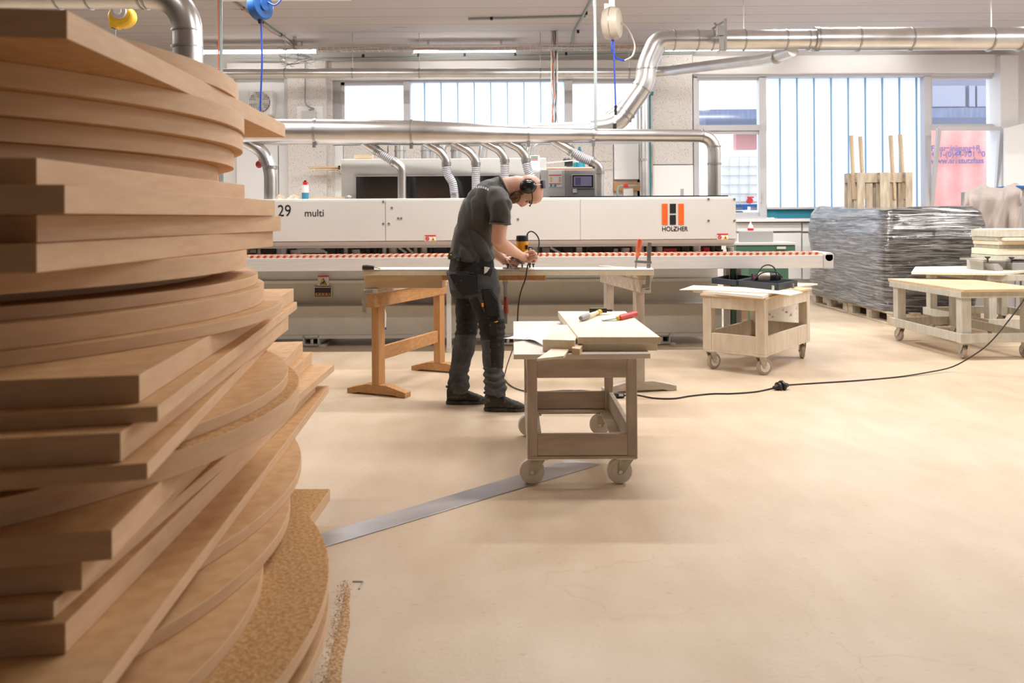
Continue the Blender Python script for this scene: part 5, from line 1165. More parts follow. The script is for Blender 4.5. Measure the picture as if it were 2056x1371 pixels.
# upright pallets
pu = pallet(1.2, .8, .144); MX = Matrix(((0, 1, 0), (0, 0, 1), (1, 0, 0))).to_4x4()
for k, (px, D, ytop, lab, nm_) in enumerate(((1777, 11.55, 346, 'weathered pallet standing upright behind the wrapped loads, nearer one', 0), (1757, 11.74, 338, 'weathered pallet standing upright behind the other upright pallet', 1))):
    o = pu if k == 0 else copy_tree(pu)
    o.location = (0, 0, 0)
    p = P(px, ytop, D); o.rotation_euler = MX.to_euler(); o.location = (p.x, D, P(1777, 346, 11.55).z - .6)
    tag(o, lab, 'pallet', 'upright pallets')
zlow = P(1777, 346, 11.55).z - 1.2
lowp = pallet(1.2, 1.0, .144)
nst = 5
for k in range(nst):
    o = lowp if k == 0 else copy_tree(lowp)
    o.location = (5.45, 11.92, k * (zlow / nst)); o.scale = (1, 1, zlow / nst / .1445); tag(o, ['lowest', 'second lowest', 'middle', 'second highest', 'topmost'][k] + ' flat pallet of the low pile behind the wrapped load', 'pallet', 'flat pallets behind the wrapped loads')
for k, (x0, x1, y0) in enumerate(((1709, 1712, 272), (1727, 1731, 274), (1788, 1792, 272), (1807, 1812, 270))):
    D = 11.68; m = MB(); m.beam(P(x0, y0, D), P(x1 + 3, 400, D), .03, .075, up=Vector((0, 1, 0))); tag(m.build('wood_stick', M['pine']), ['leftmost', 'second', 'third', 'rightmost'][k] + ' pale wood stick rising from the upright pallets', 'stick', 'sticks behind the upright pallets')
# draped cloth over a stand, blue bench, white board
M['cloth'] = mat('taupe_cloth', (.30, .25, .22), .9, col2=(.36, .30, .27), sc=5, sheen=.3, bump=.1, bsc=60)
st = thing('equipment_stand', 'dark stand with a blue top at the right edge behind the cloth', 'stand', (P(2045, 0, 10.4).x, 10.4, 0))
zc = P(2040, 373, 10.3).z
m = MB(); m.bb(P(2034, 0, 10.3).x, P(2090, 0, 10.3).x, 10.25, 10.7, zc - .035, zc); m.build('blue_top', M['blue'], st, bevel=.004)
for x in (2040, 2052, 2080): m = MB(); m.bb(P(x, 0, 10.3).x - .025, P(x, 0, 10.3).x + .025, 10.3, 10.36, 0, zc - .035); m.build('post', M['grey'], st)
m = MB(); m.bb(P(1948, 0, 10.35).x, P(2036, 0, 10.35).x, 10.32, 10.6, 0, P(1980, 384, 10.35).z); m.build('cabinet_body', M['grey'], st, bevel=.01)
m = MB(); tops = [(1929, 412), (1938, 386), (1950, 381), (1975, 370), (1990, 376), (2012, 377), (2023, 372), (2040, 367), (2050, 372), (2047, 402)]
nu, nv = 90, 40; vs = []
for i in range(nu + 1):
    u = i / nu; k = u * (len(tops) - 1); j = min(int(k), len(tops) - 2); f_ = k - j; f_ = f_ * f_ * (3 - 2 * f_)
    x = tops[j][0] + (tops[j + 1][0] - tops[j][0]) * (k - j); yt = tops[j][1] + (tops[j + 1][1] - tops[j][1]) * f_
    yb = 507 - 48 * max(0, (u - .72) / .28) - (60 * (1 - u / .12) if u < .12 else 0); col_ = []
    for jv in range(nv + 1):
        v = jv / nv; y = yt + (yb - yt) * v
        fold = .06 * (.15 + v ** .7) * math.sin(u * 26 + 7 * noise.noise(Vector((u * 3, v * .8, 2))) + 1.5 * v) + .05 * noise.noise(Vector((u * 5, v * 2.2, 7)))
        lean = -.05 * v + (.22 * (1 - v * 5) ** 2 if v < .2 else 0)
        xx = x + (1950 - x) * .0 + (v * 12 * (1 - u)) 
        col_.append(m.b.verts.new(P(xx, y, 10.15 + fold + lean)))
    vs.append(col_)
for i in range(nu):
    for j in range(nv): m._f([vs[i][j], vs[i + 1][j], vs[i + 1][j + 1], vs[i][j + 1]])
o = m.build('draped_cloth', M['cloth'], smooth=True, ang=180); s_ = o.modifiers.new('t', 'SOLIDIFY'); s_.thickness = .012; tag(o, 'taupe cloth draped in folds over a stand behind the wrapped load', 'cloth')
m = MB(); q = [P(2017, 258, 11.9), P(2100, 236, 11.9), P(2100, 520, 11.7), P(2017, 520, 11.7)]
va = [m.b.verts.new(p) for p in q]; vb = [m.b.verts.new(p + Vector((0, .03, 0))) for p in q]; m._f(va); m._f(vb[::-1])
for i in range(4): m._f([va[i], vb[i], vb[(i + 1) % 4], va[(i + 1) % 4]])
tag(m.build('white_board', M['white']), 'large white board leaning in the right corner under the window edge', 'board')
# boards on rear trolley
zr = .6615
q = [gz(1898, 549, zr), gz(2110, 577, zr), gz(2150, 556, zr), gz(1985, 544, zr)]
plate('panel_sheet', [(3.98, 7.55 + .4), (4.75, 7.72), (5.6, 8.4), (5.3, 8.9), (4.45, 8.8)], zr, zr + .02, M['pinelight'], 'thin pale sheet on the rear trolley, jutting out to the left', 'board')
rnd = random.Random(21); zb_ = zr + .22
bt_ = thing('boxed_tool', 'grey saw table unit with black knobs under the pale board stack at the right edge', 'machine', tuple(P(2010, 546, 8.2)))
m = MB(); m.pb(1974, 524, 2090, 546, 8.25, .3); m.build('tool_base', M['greyl'], bt_, bevel=.004)
m = MB(); m.pb(1971, 521, 2032, 524.5, 8.1, .4); m.build('table_plate', M['zinc'], bt_, bevel=.003)
m = MB(); pts = [P(1986, 529, 8.12), P(1998, 529, 8.12), P(2006, 537, 8.12), P(2008, 549, 8.12), P(1994, 549, 8.12)]; m.prism_y([(p.x, p.z) for p in pts], 8.06, 8.2); m.build('grey_guard', M['grey'], bt_, bevel=.004)
m = MB(); m.pb(2032, 528, 2100, 545, 8.15, .15); m.build('side_cover', M['grey'], bt_, bevel=.004)
for x, y in ((1983, 519), (2031, 520)):
    p = P(x, y, 8.08); m = MB(); m.tube([p + Vector((0, 0, .02)), p + Vector((0, 0, .012)), p - Vector((0, 0, .005)), p - Vector((0, 0, .04))], [.026, .026, .008, .008], n=12); m.build('knob', M['black'], bt_)
for x0, x1, y0, y1, D, k in ((2000, 2100, 513, 520, 8.2, 0), (2001, 2100, 500, 512, 8.2, 1), (2006, 2100, 492, 499.5, 8.25, 2), (2004, 2100, 484, 491.5, 8.22, 3), (2002, 2060, 476, 483.5, 8.22, 4), (2020, 2100, 477, 483.5, 8.14, 5), (2001, 2100, 463, 475.5, 8.2, 6), (2008, 2100, 459.5, 462.7, 8.2, 7)):
    m = MB(); m.pb(x0, y0, x1, y1, D, .45); tag(m.build('pale_board', M['pinelight'] if k % 2 else M['greypaint'], bevel=.003), ['lowest', 'second lowest', 'third from the bottom', 'fourth from the bottom', 'fifth from the bottom', 'short front', 'thick near-top', 'thin topmost'][k] + ' board of the pale stack at the right edge', 'board', 'pale boards on the rear trolley')

# ------------------------------------------------------------------ floor cable and plugs
ec = thing('extension_cable', 'black extension cable running across the floor and up past the right trolley', 'cable', tuple(gz(1570, 778, 0)))
r_ = .0055
pts = [gz(1250, 794, r_), gz(1278, 793, r_), gz(1312, 799, r_), gz(1352, 800, r_), gz(1385, 795, r_), gz(1430, 790.5, r_), gz(1470, 790, r_), gz(1520, 786, r_), gz(1560, 777, r_)]
m = MB(); m.tube(smoothpath(pts, 8), r_, n=8); m.build('cord', M['rubber'], ec, smooth=True)
p2 = [gz(1578, 773, r_), gz(1640, 769, r_), gz(1720, 764, r_), gz(1800, 757, r_), gz(1860, 748, r_ + .01), P(1910, 737, 6.35), P(1950, 716, 6.25), P(1985, 690, 6.2), P(2020, 650, 6.2), P(2060, 595, 6.2), P(2090, 540, 6.25), P(2160, 420, 6.3)]
m = MB(); m.tube(smoothpath(p2, 8), r_, n=8); m.build('cord', M['rubber'], ec, smooth=True)
a = gz(1560, 777, .022); b_ = gz(1582, 773, .028); d = (b_ - a).normalized()
m = MB(); m.tube([a - d * .03, a, a + d * .005, a + d * .02], [.012, .02, .034, .034], n=16); m.build('plug', M['black'], ec, smooth=True)
m = MB(); m.tube([a + d * .035, a + d * .05, a + d * .055, a + d * .10], [.04, .042, .03, .012], n=16); m.build('socket', M['black'], ec, smooth=True)
cn = thing('cable_coupler', 'black plug and coupler on the floor behind the near trolley', 'plug', tuple(gz(1240, 795, 0)))
a, b_ = gz(1228, 793, .02), gz(1254, 793, .02)
m = MB(); m.tube([a, a.lerp(b_, .1), a.lerp(b_, .9), b_], [.018, .021, .021, .014], n=14); m.build('coupler_body', M['black'], cn, smooth=True)
m = MB(); m.box(a.lerp(b_, .7) + Vector((0, -.02, .004)), (.03, .006, .014)); m.build('label', M['greyl'], cn)
m = MB(); m.tube(smoothpath([gz(1228, 793, .01), gz(1190, 786, .006), gz(1165, 784, .006), gz(1150, 785, .006)], 6), .0055, n=8); m.build('cord', M['rubber'], cn, smooth=True)
# ------------------------------------------------------------------ the worker
PX = 5.25 / F
def loft(m, secs, n=20, bdir=Vector((0, 1, 0))):
    """secs: (px, py, D, in-plane radius px, depth radius m)"""
    pts = [P(s[0], s[1], s[2]) for s in secs]; N_ = len(pts); rs = []
    # densify
    for i, p in enumerate(pts):
        t = (pts[min(i + 1, N_ - 1)] - pts[max(i - 1, 0)]).normalized()
        b_ = (bdir - t * bdir.dot(t)).normalized(); nn = b_.cross(t)
        ri = secs[i][3] * PX; rb = secs[i][4]
        rs.append([p + nn * math.cos(2 * math.pi * k / n) * ri + b_ * math.sin(2 * math.pi * k / n) * rb for k in range(n)])
    m.rings(rs)
def remesh(m, voxel, smooth_it=3, disp=None):
    me = bpy.data.meshes.new('tmp'); bmesh.ops.recalc_face_normals(m.b, faces=m.b.faces[:]); m.b.to_mesh(me); m.b.free()
    o = bpy.data.objects.new('tmp', me); COL.objects.link(o)
    r = o.modifiers.new('r', 'REMESH'); r.mode = 'VOXEL'; r.voxel_size = voxel
    s_ = o.modifiers.new('s', 'SMOOTH'); s_.iterations = smooth_it; s_.factor = .5
    dg = bpy.context.evaluated_depsgraph_get(); dg.update(); m2 = bpy.data.meshes.new_from_object(o.evaluated_get(dg))
    bpy.data.objects.remove(o); b_ = bmesh.new(); b_.from_mesh(m2); bpy.data.meshes.remove(m2)
    if disp:
        b_.normal_update()
        for v in b_.verts: v.co += v.normal * disp(v.co)
    out = MB(); out.b.free(); out.b = b_
    return out
root = thing('person', 'man in dark grey T-shirt and work trousers bending over a yellow router, wearing ear defenders', 'person', tuple(G(960, 806, 0)))
NS, FS = 5.04, 5.44        # near and far shoulder depth
ND, FD = 5.14, 5.35        # near and far leg depth
CD = 5.24

# body: head, neck, arms, trunk and legs in one surface
m = MB()
loft(m, [(946, 540, CD, 32, .13), (952, 490, CD, 28, .12), (970, 440, CD, 30, .14), (990, 402, CD, 28, .13), (1005, 382, CD, 21, .09), (1018, 373, CD, 18, .066), (1036, 371, CD, 18.5, .062), (1052, 374, CD, 20, .064)])
ctr = P(1064.5, 379, CD)
def M_face():   # local frame: x = crown direction, y = depth, z = back of head
    cr = (P(1088, 371, CD) - P(1038, 391, CD)).normalized(); yv = Vector((0, 1, 0)); zz = cr.cross(yv).normalized()
    return Matrix((cr, yv, zz)).transposed()
MF = M_face()
m.ball(ctr, (26.5 * PX, .078, 29 * PX), 14, M=MF)
m.ball(P(1071, 388, CD), (19 * PX, .068, 22 * PX), 12, M=MF)     # forehead
m.ball(P(1050, 393, CD), (21 * PX, .058, 18 * PX), 12, M=MF)     # face
m.ball(P(1038, 396, CD), (15 * PX, .050, 12.5 * PX), 12, M=MF)     # jaw
loft(m, [(1060, 404, CD, 4, .010), (1052, 409, CD, 5.5, .013), (1046.5, 411.5, CD, 5, .015), (1043.5, 411, CD, 3, .013)], 10)  # nose
m.ball(P(1041.5, 406, CD), (4 * PX, .022, 4.5 * PX), 8, M=MF)  # lips
m.ball(P(1067, 406, CD), (4 * PX, .055, 4 * PX), 8, M=MF)  # brow
for s_ in (-1, 1): m.ball(P(1056, 379, CD) + Vector((0, s_ * .077, 0)), (9 * PX, .012, 7 * PX), 8, M=MF)
# near arm
loft(m, [(998, 402, NS + .06, 17, .065), (1004, 415, NS, 17, .058), (1004, 448, NS - .02, 15.5, .052), (1002, 468, NS - .02, 14.5, .049), (1001, 482, NS - .01, 14.8, .048), (1007, 491, NS + .03, 14.5, .048), (1020, 499, NS + .12, 13, .044), (1034, 507, NS + .22, 10.5, .036), (1045, 513, NS + .29, 8.6, .030), (1053, 517, NS + .33, 9.5, .026)], 16)
# far arm
loft(m, [(998, 402, FS - .06, 17, .065), (1002, 420, FS, 16, .056), (996, 455, FS + .03, 14, .050), (984, 488, FS + .05, 13, .046), (988, 500, FS + .06, 12.5, .044), (999, 512, FS + .07, 11, .038), (1009, 521, FS + .08, 8.8, .030), (1016, 526, FS + .08, 9.5, .026)], 16)
# legs inside the trousers and feet
for (pts, D) in (([(958, 560, 20), (975, 610, 17), (987, 665, 15), (990, 720, 13), (994, 775, 9), (994, 795, 9)], ND), ([(938, 560, 20), (938, 610, 16), (936, 668, 14), (926, 725, 12), (921, 772, 9), (919, 790, 9)], FD)):
    loft(m, [(a, c, D, r, r * PX * 1.05) for a, c, r in pts], 14)
# palms
m.ball(P(1060, 518, NS + .35), (12 * PX, .026, 10.5 * PX), 10)
m.ball(P(1024, 527, FS + .08), (12 * PX, .026, 9 * PX), 10)
m = remesh(m, .0065, 2)
def finger(pts, r0, r1):
    mm = MB(); P_ = smoothpath(pts, 4); n = len(P_); mm.tube(P_, [r0 + (r1 - r0) * i / (n - 1) for i in range(n - 1)] + [r1 * .55], n=10); return mm
def join(m, mm):
    me = bpy.data.meshes.new('t'); mm.b.to_mesh(me); mm.b.free(); m.b.from_mesh(me); bpy.data.meshes.remove(me)
# near hand closes round the router knob: four fingers curling down and back, thumb on top
KD = NS + .33
for i, (dx, dy, dd) in enumerate(((4, -9, -.010), (7, -4.5, -.004), (8, .5, .002), (6, 5.5, .006))):
    b0 = P(1058 + dx * .6, 516 + dy, KD - .018 + dd)
    join(m, finger([b0, P(1066 + dx, 513.5 + dy, KD - .022 + dd), P(1070 + dx, 517.5 + dy * .9, KD + .004 + dd), P(1065 + dx, 521 + dy * .8, KD + .03 + dd), P(1060 + dx, 521 + dy * .8, KD + .036)], .0105, .0082))
join(m, finger([P(1050, 511, KD + .01), P(1058, 507, KD + .03), P(1068, 506.5, KD + .05), P(1074, 509, KD + .055)], .0125, .009))
FDh = FS + .08
for i, (dx, dy, dd) in enumerate(((2, -6, .012), (5, -2, .004), (4, 2.5, -.004), (1, 6.5, -.010))):
    join(m, finger([P(1022 + dx, 525 + dy, FDh - .01 + dd), P(1031 + dx, 523 + dy, FDh - .022 + dd), P(1037 + dx, 526.5 + dy, FDh - .006 + dd), P(1034 + dx, 530 + dy * .8, FDh + .018 + dd)], .0098, .0075))
join(m, finger([P(1016, 522, FDh - .02), P(1022, 532, FDh - .035), P(1029, 537, FDh - .03), P(1035, 538, FDh - .02)], .0115, .0085))
# skin tint: redder face, slightly hairy head
m.b.normal_update()
for f_ in m.b.faces:
    f_.material_index = 1 if pix(f_.calc_center_median())[1] > 700 else 0
body = m.build('body', [M['skin'], mat('dark_sock', (.02, .02, .022), .9)], root, smooth=True, ang=180)

# shirt
def folds(amp, f1, st):
    def d(c): return amp * (noise.noise(Vector((c.x * f1 * st[0], c.y * f1 * st[1], c.z * f1 * st[2]))) + .6 * noise.noise(Vector((c.x * f1 * 2.3 * st[0] + 5, c.y * f1 * 2.3 * st[1], c.z * f1 * 2.3 * st[2]))))
    return d
m = MB()
loft(m, [(944, 523, CD, 43, .178), (947, 500, CD, 41, .172), (951, 480, CD, 40, .168), (955, 462, CD, 40, .170), (962, 442, CD, 42, .182), (970, 422, CD, 44, .196), (982, 405, CD, 43, .205), (993, 392, CD, 39, .190), (1001, 384, CD, 33, .155), (1008, 378, CD, 26, .105), (1013, 375.5, CD, 24.5, .09)], 28)
for D0, sgn in ((NS, -1), (FS, 1)):
    loft(m, [(990, 400, CD + sgn * .12, 28, .09), (999, 403, D0 - sgn * .03, 25, .078), (1006, 412, D0 + sgn * .01, 22, .072), (1006, 430, D0 + sgn * .012, 20.5, .068), (1004, 451, D0 + sgn * .012, 20, .066)], 20)
m.ball(P(964, 512, CD), (30 * PX, .16, 20 * PX), 10)
fd0 = folds(.010, 7, (1, 1, .75))
def fd(c):
    q = Vector((c.x * 9 + c.z * 5, c.y * 3, c.z * 3 - c.x * 2)); n_ = noise.noise(q * 1.3)
    return fd0(c) - .009 * max(0, .2 - abs(n_)) / .2 + .0035
m = remesh(m, .009, 4, fd)
M['shirt'] = mat('charcoal_tshirt', (.040, .038, .036), .85, col2=(.060, .056, .052), sc=6, detail=8, bump=.15, bsc=120, sheen=.2)
shirt = m.build('t_shirt', M['shirt'], root, smooth=True, ang=180)
# hems, collar
def ring_at(px, py, D, rin, rb, tdir, r, name, mt, par):
    c = P(px, py, D); t = Vector(tdir).normalized(); b_ = Vector((0, 1, 0)); nn = b_.cross(t).normalized()
    mm = MB(); mm.tube([c + nn * math.cos(2 * math.pi * k / 36) * rin * PX + b_ * math.sin(2 * math.pi * k / 36) * rb for k in range(36)], r, n=8, closed=True); return mm.build(name, mt, par, smooth=True)
ring_at(1013.5, 375, CD, 23.5, .088, (.75, 0, .35), .008, 'collar', M['shirt'], shirt)
ring_at(1004, 449, NS - .012, 20.5, .068, (-.06, 0, -1), .005, 'sleeve_hem', M['shirt'], shirt)
ring_at(1004, 449, FS + .012, 20.5, .068, (-.06, 0, -1), .005, 'sleeve_hem', M['shirt'], shirt)
# back print: pale lettering-like strip across the shoulders
ms = MB()
for k in range(9):
    u = k / 8; c = P(949 + 22 * u, 373.5 - 0 * u + 4.5 * u, NS + .115 - .03 * abs(u - .5)); ms.box(c, (.007, .03, .012 + .004 * (k % 2)), M=Matrix.Rotation(.6, 3, 'Y'))
PRINT = ms

# trousers
m = MB()
loft(m, [(947, 512, CD, 42, .165), (947, 530, CD, 44, .172), (947, 555, CD, 48, .178), (950, 575, CD, 44, .172)], 28)
loft(m, [(962, 548, ND + .02, 38, .095), (968, 575, ND, 35, .095), (976, 605, ND, 29.5, .092), (984, 635, ND, 27.5, .086), (989, 662, ND, 25.5, .080), (990, 695, ND, 23.5, .075), (990, 725, ND, 21, .070), (992, 750, ND, 20, .068), (996, 770, ND, 21.5, .072), (997, 785, ND, 22, .068), (996, 793, ND, 20, .062)], 22)
loft(m, [(932, 545, FD - .02, 36, .095), (932, 580, FD, 31, .092), (938, 612, FD, 25.5, .088), (938, 640, FD, 22.5, .082), (936, 668, FD, 21.5, .078), (932, 698, FD, 23, .075), (925, 725, FD, 21, .070), (921, 748, FD, 19, .068), (922, 767, FD, 21.5, .072), (921, 781, FD, 21, .066), (920, 788, FD, 19, .06)], 22)
fl_ = folds(.0085, 9, (1, 1, 1))
def fd2(c):
    a = fl_(c)
    x_, y_ = pix(c)
    if y_ > 738: a += .0055 * math.sin((y_ - 738) * .36 + 5 * noise.noise(Vector((x_ * .05, c.y * 6, y_ * .02))) + x_ * .06)     # bunched cuffs
    if 640 < y_ < 690: a += .003 * math.sin(y_ * .5)
    return a
m = remesh(m, .0075, 3, fd2)
def inpoly(x, y, poly):
    c = False; j = len(poly) - 1
    for i in range(len(poly)):
        if (poly[i][1] > y) != (poly[j][1] > y) and x < (poly[j][0] - poly[i][0]) * (y - poly[i][1]) / (poly[j][1] - poly[i][1]) + poly[i][0]: c = not c
        j = i
    return c
BLACKP = [  # fabric panels of the trousers, laid out on the side of the leg
    [(903, 556), (960, 548), (958, 590), (945, 598), (935, 600), (915, 575)],            # rear holster pocket
    [(966, 580), (986, 580), (1000, 600), (1006, 640), (975, 637)],                      # thigh pocket
    [(940, 600), (958, 596), (978, 640), (982, 682), (966, 682), (955, 640)],
    [(978, 640), (1016, 640), (1018, 700), (983, 700)],                                  # knee pad
    [(985, 700), (1016, 700), (1012, 740), (985, 738)],
    [(917, 598), (960, 604), (956, 672), (912, 672)],
    [(890, 505), (1000, 505), (985, 556), (940, 545), (890, 545)],                       # waistband
]
m.b.normal_update()
for f_ in m.b.faces:
    x_, y_ = pix(f_.calc_center_median()); f_.material_index = 0
    if any(inpoly(x_, y_, q) for q in BLACKP): f_.material_index = 1
M['trouser'] = mat('grey_work_trouser', (.055, .058, .065), .85, col2=(.10, .10, .105), sc=14, detail=9, lo=.45, hi=.75, bump=.2, bsc=150)
M['trouserb'] = mat('black_work_trouser', (.010, .010, .011), .8, col2=(.09, .085, .08), sc=45, detail=8, lo=.64, hi=.72, bump=.2, bsc=150)
tr = m.build('work_trousers', [M['trouser'], M['trouserb']], root, smooth=True, ang=180)
def patch(par, poly, D0, D1, name, mt, off=.0):
    mm = MB(); n = len(poly)
    q = [P(x, y, D0) for x, y in poly]; q2 = [P(x, y, D1) for x, y in poly]
    va = [mm.b.verts.new(p) for p in q]; vb = [mm.b.verts.new(p) for p in q2]; mm._f(va); mm._f(vb[::-1])
    for i in range(n): mm._f([va[i], vb[i], vb[(i + 1) % n], va[(i + 1) % n]])
    return mm.build(name, mt, par, bevel=.004)
patch(tr, [(902, 552), (906, 549), (955, 553), (957, 590), (930, 594), (920, 585)], ND - .115, ND - .06, 'holster_pocket', M['trouserb'])
patch(tr, [(968, 584), (984, 582), (1000, 606), (1003, 636), (978, 634)], ND - .098, ND - .05, 'thigh_pocket', M['trouserb'])
patch(tr, [(980, 640), (997, 641), (999, 672), (984, 673)], ND - .090, ND - .05, 'knee_pocket', M['trouserb'])
patch(tr, [(930, 590), (957, 588), (958, 593), (934, 600)], ND - .108, ND - .07, 'pocket_trim', M['trouser'])
patch(tr, [(966.5, 608), (971, 608), (971.5, 616), (967, 616)], ND - .102, ND - .08, 'orange_tag', mat('orange_tag', (.85, .35, .03), .6))
patch(tr, [(992, 646), (1000, 644), (1000, 646), (993, 648)], ND - .092, ND - .07, 'yellow_tag', M['yellow'])
patch(tr, [(972, 535), (984, 537), (978, 546), (972, 550)], ND - .085, ND - .03, 'white_pocket_edge', M['paper'])
patch(tr, [(901, 507), (909, 505), (907, 522), (899, 520)], ND - .10, ND - .04, 'belt_loop', M['trouser'])
patch(tr, [(915, 514), (923, 515), (922, 525), (915, 524)], ND - .105, ND - .03, 'belt_loop', M['trouser'])
patch(tr, [(903.5, 510), (907, 510), (907, 513), (903.5, 513)], ND - .104, ND - .08, 'yellow_tag', M['yellow'])
# shoes
M['shoe'] = mat('dark_olive_shoe', (.035, .035, .030), .7, col2=(.16, .14, .11), sc=28, detail=8, lo=.55, hi=.68)
M['sole'] = mat('black_sole', (.018, .018, .018), .6, col2=(.08, .075, .065), sc=30)
def shoe(x0, ysole, D, ln, turn):
    # built along +X: heel at x0
    h = P(x0, ysole, D); h.z = 0.001
    Rm = Matrix.Rotation(turn, 3, 'Z'); mm = MB()
    def sec(x, w_, z0, z1, yo=0): 
        out = []
        for k in range(16):
            a = 2 * math.pi * k / 16; ca, sa = math.cos(a), math.sin(a)
            y = w_ * math.copysign(abs(ca) ** .8, ca) + yo; z = (z0 + z1) / 2 + (z1 - z0) / 2 * math.copysign(abs(sa) ** .75, sa)
            out.append(h + Rm @ Vector((x, y, z)))
        return out
    mm.rings([sec(.0, .028, .022, .10), sec(.02, .036, .02, .118), (sec(.06, .038, .02, .122)), sec(.10, .037, .02, .108), sec(.14, .040, .02, .090), sec(.18, .045, .02, .072), sec(.22, .045, .02, .058), sec(ln - .022, .036, .02, .048), sec(ln, .018, .022, .038)])
    up = remesh(mm, .005, 2, lambda c: .0015 * noise.noise(c * 60)).build('shoe', M['shoe'], root, smooth=True, ang=180)
    mm = MB(); pts = []
    for k in range(36):
        a = 2 * math.pi * k / 36; x = ln / 2 + (ln / 2 + .006) * math.cos(a); w_ = .036 + .010 * math.cos(a) ; pts.append((x, w_ * math.copysign(abs(math.sin(a)) ** .8, math.sin(a))))
    q = [h + Rm @ Vector((x, y, 0)) for x, y in pts]; mm.prism([(p.x, p.y) for p in q], .001, .026); mm.build('sole', M['sole'], up, bevel=.006, smooth=True)
    mm = MB()
    for k in range(5):
        x = .105 + k * .018; z = .112 - k * .0115
        mm.tube([h + Rm @ Vector((x, y, z - .35 * abs(y))) for y in (-.03, -.015, 0, .015, .03)], .0028, n=6)
    mm.build('laces', M['black'], up)
    mm = MB(); mm.tube([h + Rm @ Vector((.045, .03 * math.cos(a), .118 + .0)) + Rm @ Vector((.045 * math.sin(a), 0, 0)) for a in [2 * math.pi * k / 20 for k in range(20)]], .008, n=8, closed=True); mm.build('shoe_collar', M['black'], up, smooth=True)
shoe(973, 814, ND + .02, .262, R(-3)); shoe(897, 806, FD, .262, R(4))
# beard, brows, ears, hair stubble
M['beard'] = mat('brown_beard', (.11, .05, .025), .9, col2=(.22, .11, .06), sc=60, bump=.6, bsc=300)
M['stubble'] = mat('short_hair', (.42, .24, .17), .8, col2=(.50, .28, .20), sc=60)
m = MB(); m.ball(P(1039, 395, CD), (14.5 * PX, .0628, 13 * PX), 14, M=MF); m.ball(P(1031, 399, CD), (11 * PX, .052, 10 * PX), 10, M=MF); m.ball(P(1038, 392, CD), (11 * PX, .063, 11 * PX), 10, M=MF); m.ball(P(1036.5, 405.5, CD), (3.8 * PX, .03, 3 * PX), 8, M=MF); m.ball(P(1048, 386, CD), (8 * PX, .0765, 10 * PX), 12, M=MF)
remesh(m, .005, 2, lambda c: .0022 * noise.noise(c * 90)).build('beard', M['beard'], root, smooth=True, ang=180)
m = MB()
for s_ in (-1, 1): m.tube([P(1063.5, 407.5, CD) + Vector((0, s_ * y, z)) for y, z in ((.014, -.002), (.03, 0), (.045, .006))], .0045, n=6)
m.build('eyebrow', M['beard'], root)
for s_ in (-1, 1):
    m = MB(); m.ball(P(1057.5, 403.2, CD) + Vector((0, s_ * .034, 0)), .0105, 8); e = m.build('eye', mat('eyelid_skin', (.50, .24, .17), .5), root, smooth=True)  # darker skin tone of the eyelids
    m = MB(); m.ball(P(1057, 404.3, CD) + Vector((0, s_ * .036, 0)), .0075, 8); m.build('iris', mat('iris', (.10, .08, .06), .3), e, smooth=True)
m = MB(); m.ball(P(1040.5, 408.8, CD), (1.6 * PX, .02, 1.2 * PX), 8, M=MF); m.build('mouth', mat('lips', (.55, .16, .13), .5), root, smooth=True)
# safety glasses
gl = MB()
for s_ in (-1, 1): gl.tube([P(1067, 385, CD) + Vector((0, s_ * .082, 0)), P(1068.5, 398, CD) + Vector((0, s_ * .080, 0)), P(1067, 409, CD) + Vector((0, s_ * .072, 0)), P(1063, 413, CD) + Vector((0, s_ * .055, 0))], .0035, n=8)
gl.tube([P(1064.5, 413, CD) + Vector((0, y, -.004 * math.cos(y * 30))) for y in (-.06, -.03, 0, .03, .06)], .003, n=8)
glo = gl.build('safety_glasses', M['black'], root, smooth=True)
gl = MB()
for s_ in (-1, 1):
    q = [P(1064, 413, CD) + Vector((0, s_ * .06, 0)), P(1064, 413.5, CD) + Vector((0, s_ * .012, 0)), P(1052.5, 411, CD) + Vector((0, s_ * .02, 0)), P(1052, 409, CD) + Vector((0, s_ * .055, 0))]
    gl._f([gl.b.verts.new(p) for p in q])
gl.build('lens', thin_glass('lens_glass', (.95, .97, .93), .85), glo)
# ear defenders
ed = None
for s_ in (-1, 1):
    c = P(1060, 375, CD) + Vector((0, s_ * .088, 0))
    m = MB(); m.ball(c, (15.5 * PX, .030, 12.5 * PX), 12, M=Matrix.Rotation(.15, 3, 'Y')); o = m.build('ear_cup', mat('glossy_black_cup', (.012, .012, .012), .18) if s_ < 0 else M['black'], root, smooth=True)
    m = MB(); m.tube([c + Vector((15 * PX * math.cos(a) * .95, -s_ * .014, 12 * PX * math.sin(a))) for a in [2 * math.pi * k / 28 for k in range(28)]], .009, n=8, closed=True); m.build('ear_cushion', M['rubber'], o, smooth=True)
    if s_ < 0:
        m = MB(); m.box(c + Vector((.0, -.012, 14 * PX)), (.045, .006, .004)); m.box(c + Vector((.022, -.03, 0)), (.008, .006, .05)); m.build('cup_bar', M['black'], o)
hb = MB(); pts = []
cr = (P(1088, 371, CD) - P(1060, 375, CD)); 
for k in range(17):
    a = math.pi * k / 16; pts.append(P(1062, 374.5, CD) + cr.normalized() * (cr.length * 1.06) * math.sin(a) + Vector((0, -math.cos(a) * .098, 0)))
hb.tube(pts, .0028, n=8); hb.build('headband_wire', M['steeldark'], root, smooth=True)
hb = MB(); mid = pts[5:12]
zdir = MF @ Vector((0, 0, 1))
for a, c in zip(mid[:-1], mid[1:]): hb.beam(a + cr.normalized() * .002, c + cr.normalized() * .002, .05, .018, up=cr.normalized())
hb.build('headband_pad', mat('navy_pad', (.03, .035, .07), .5), root)
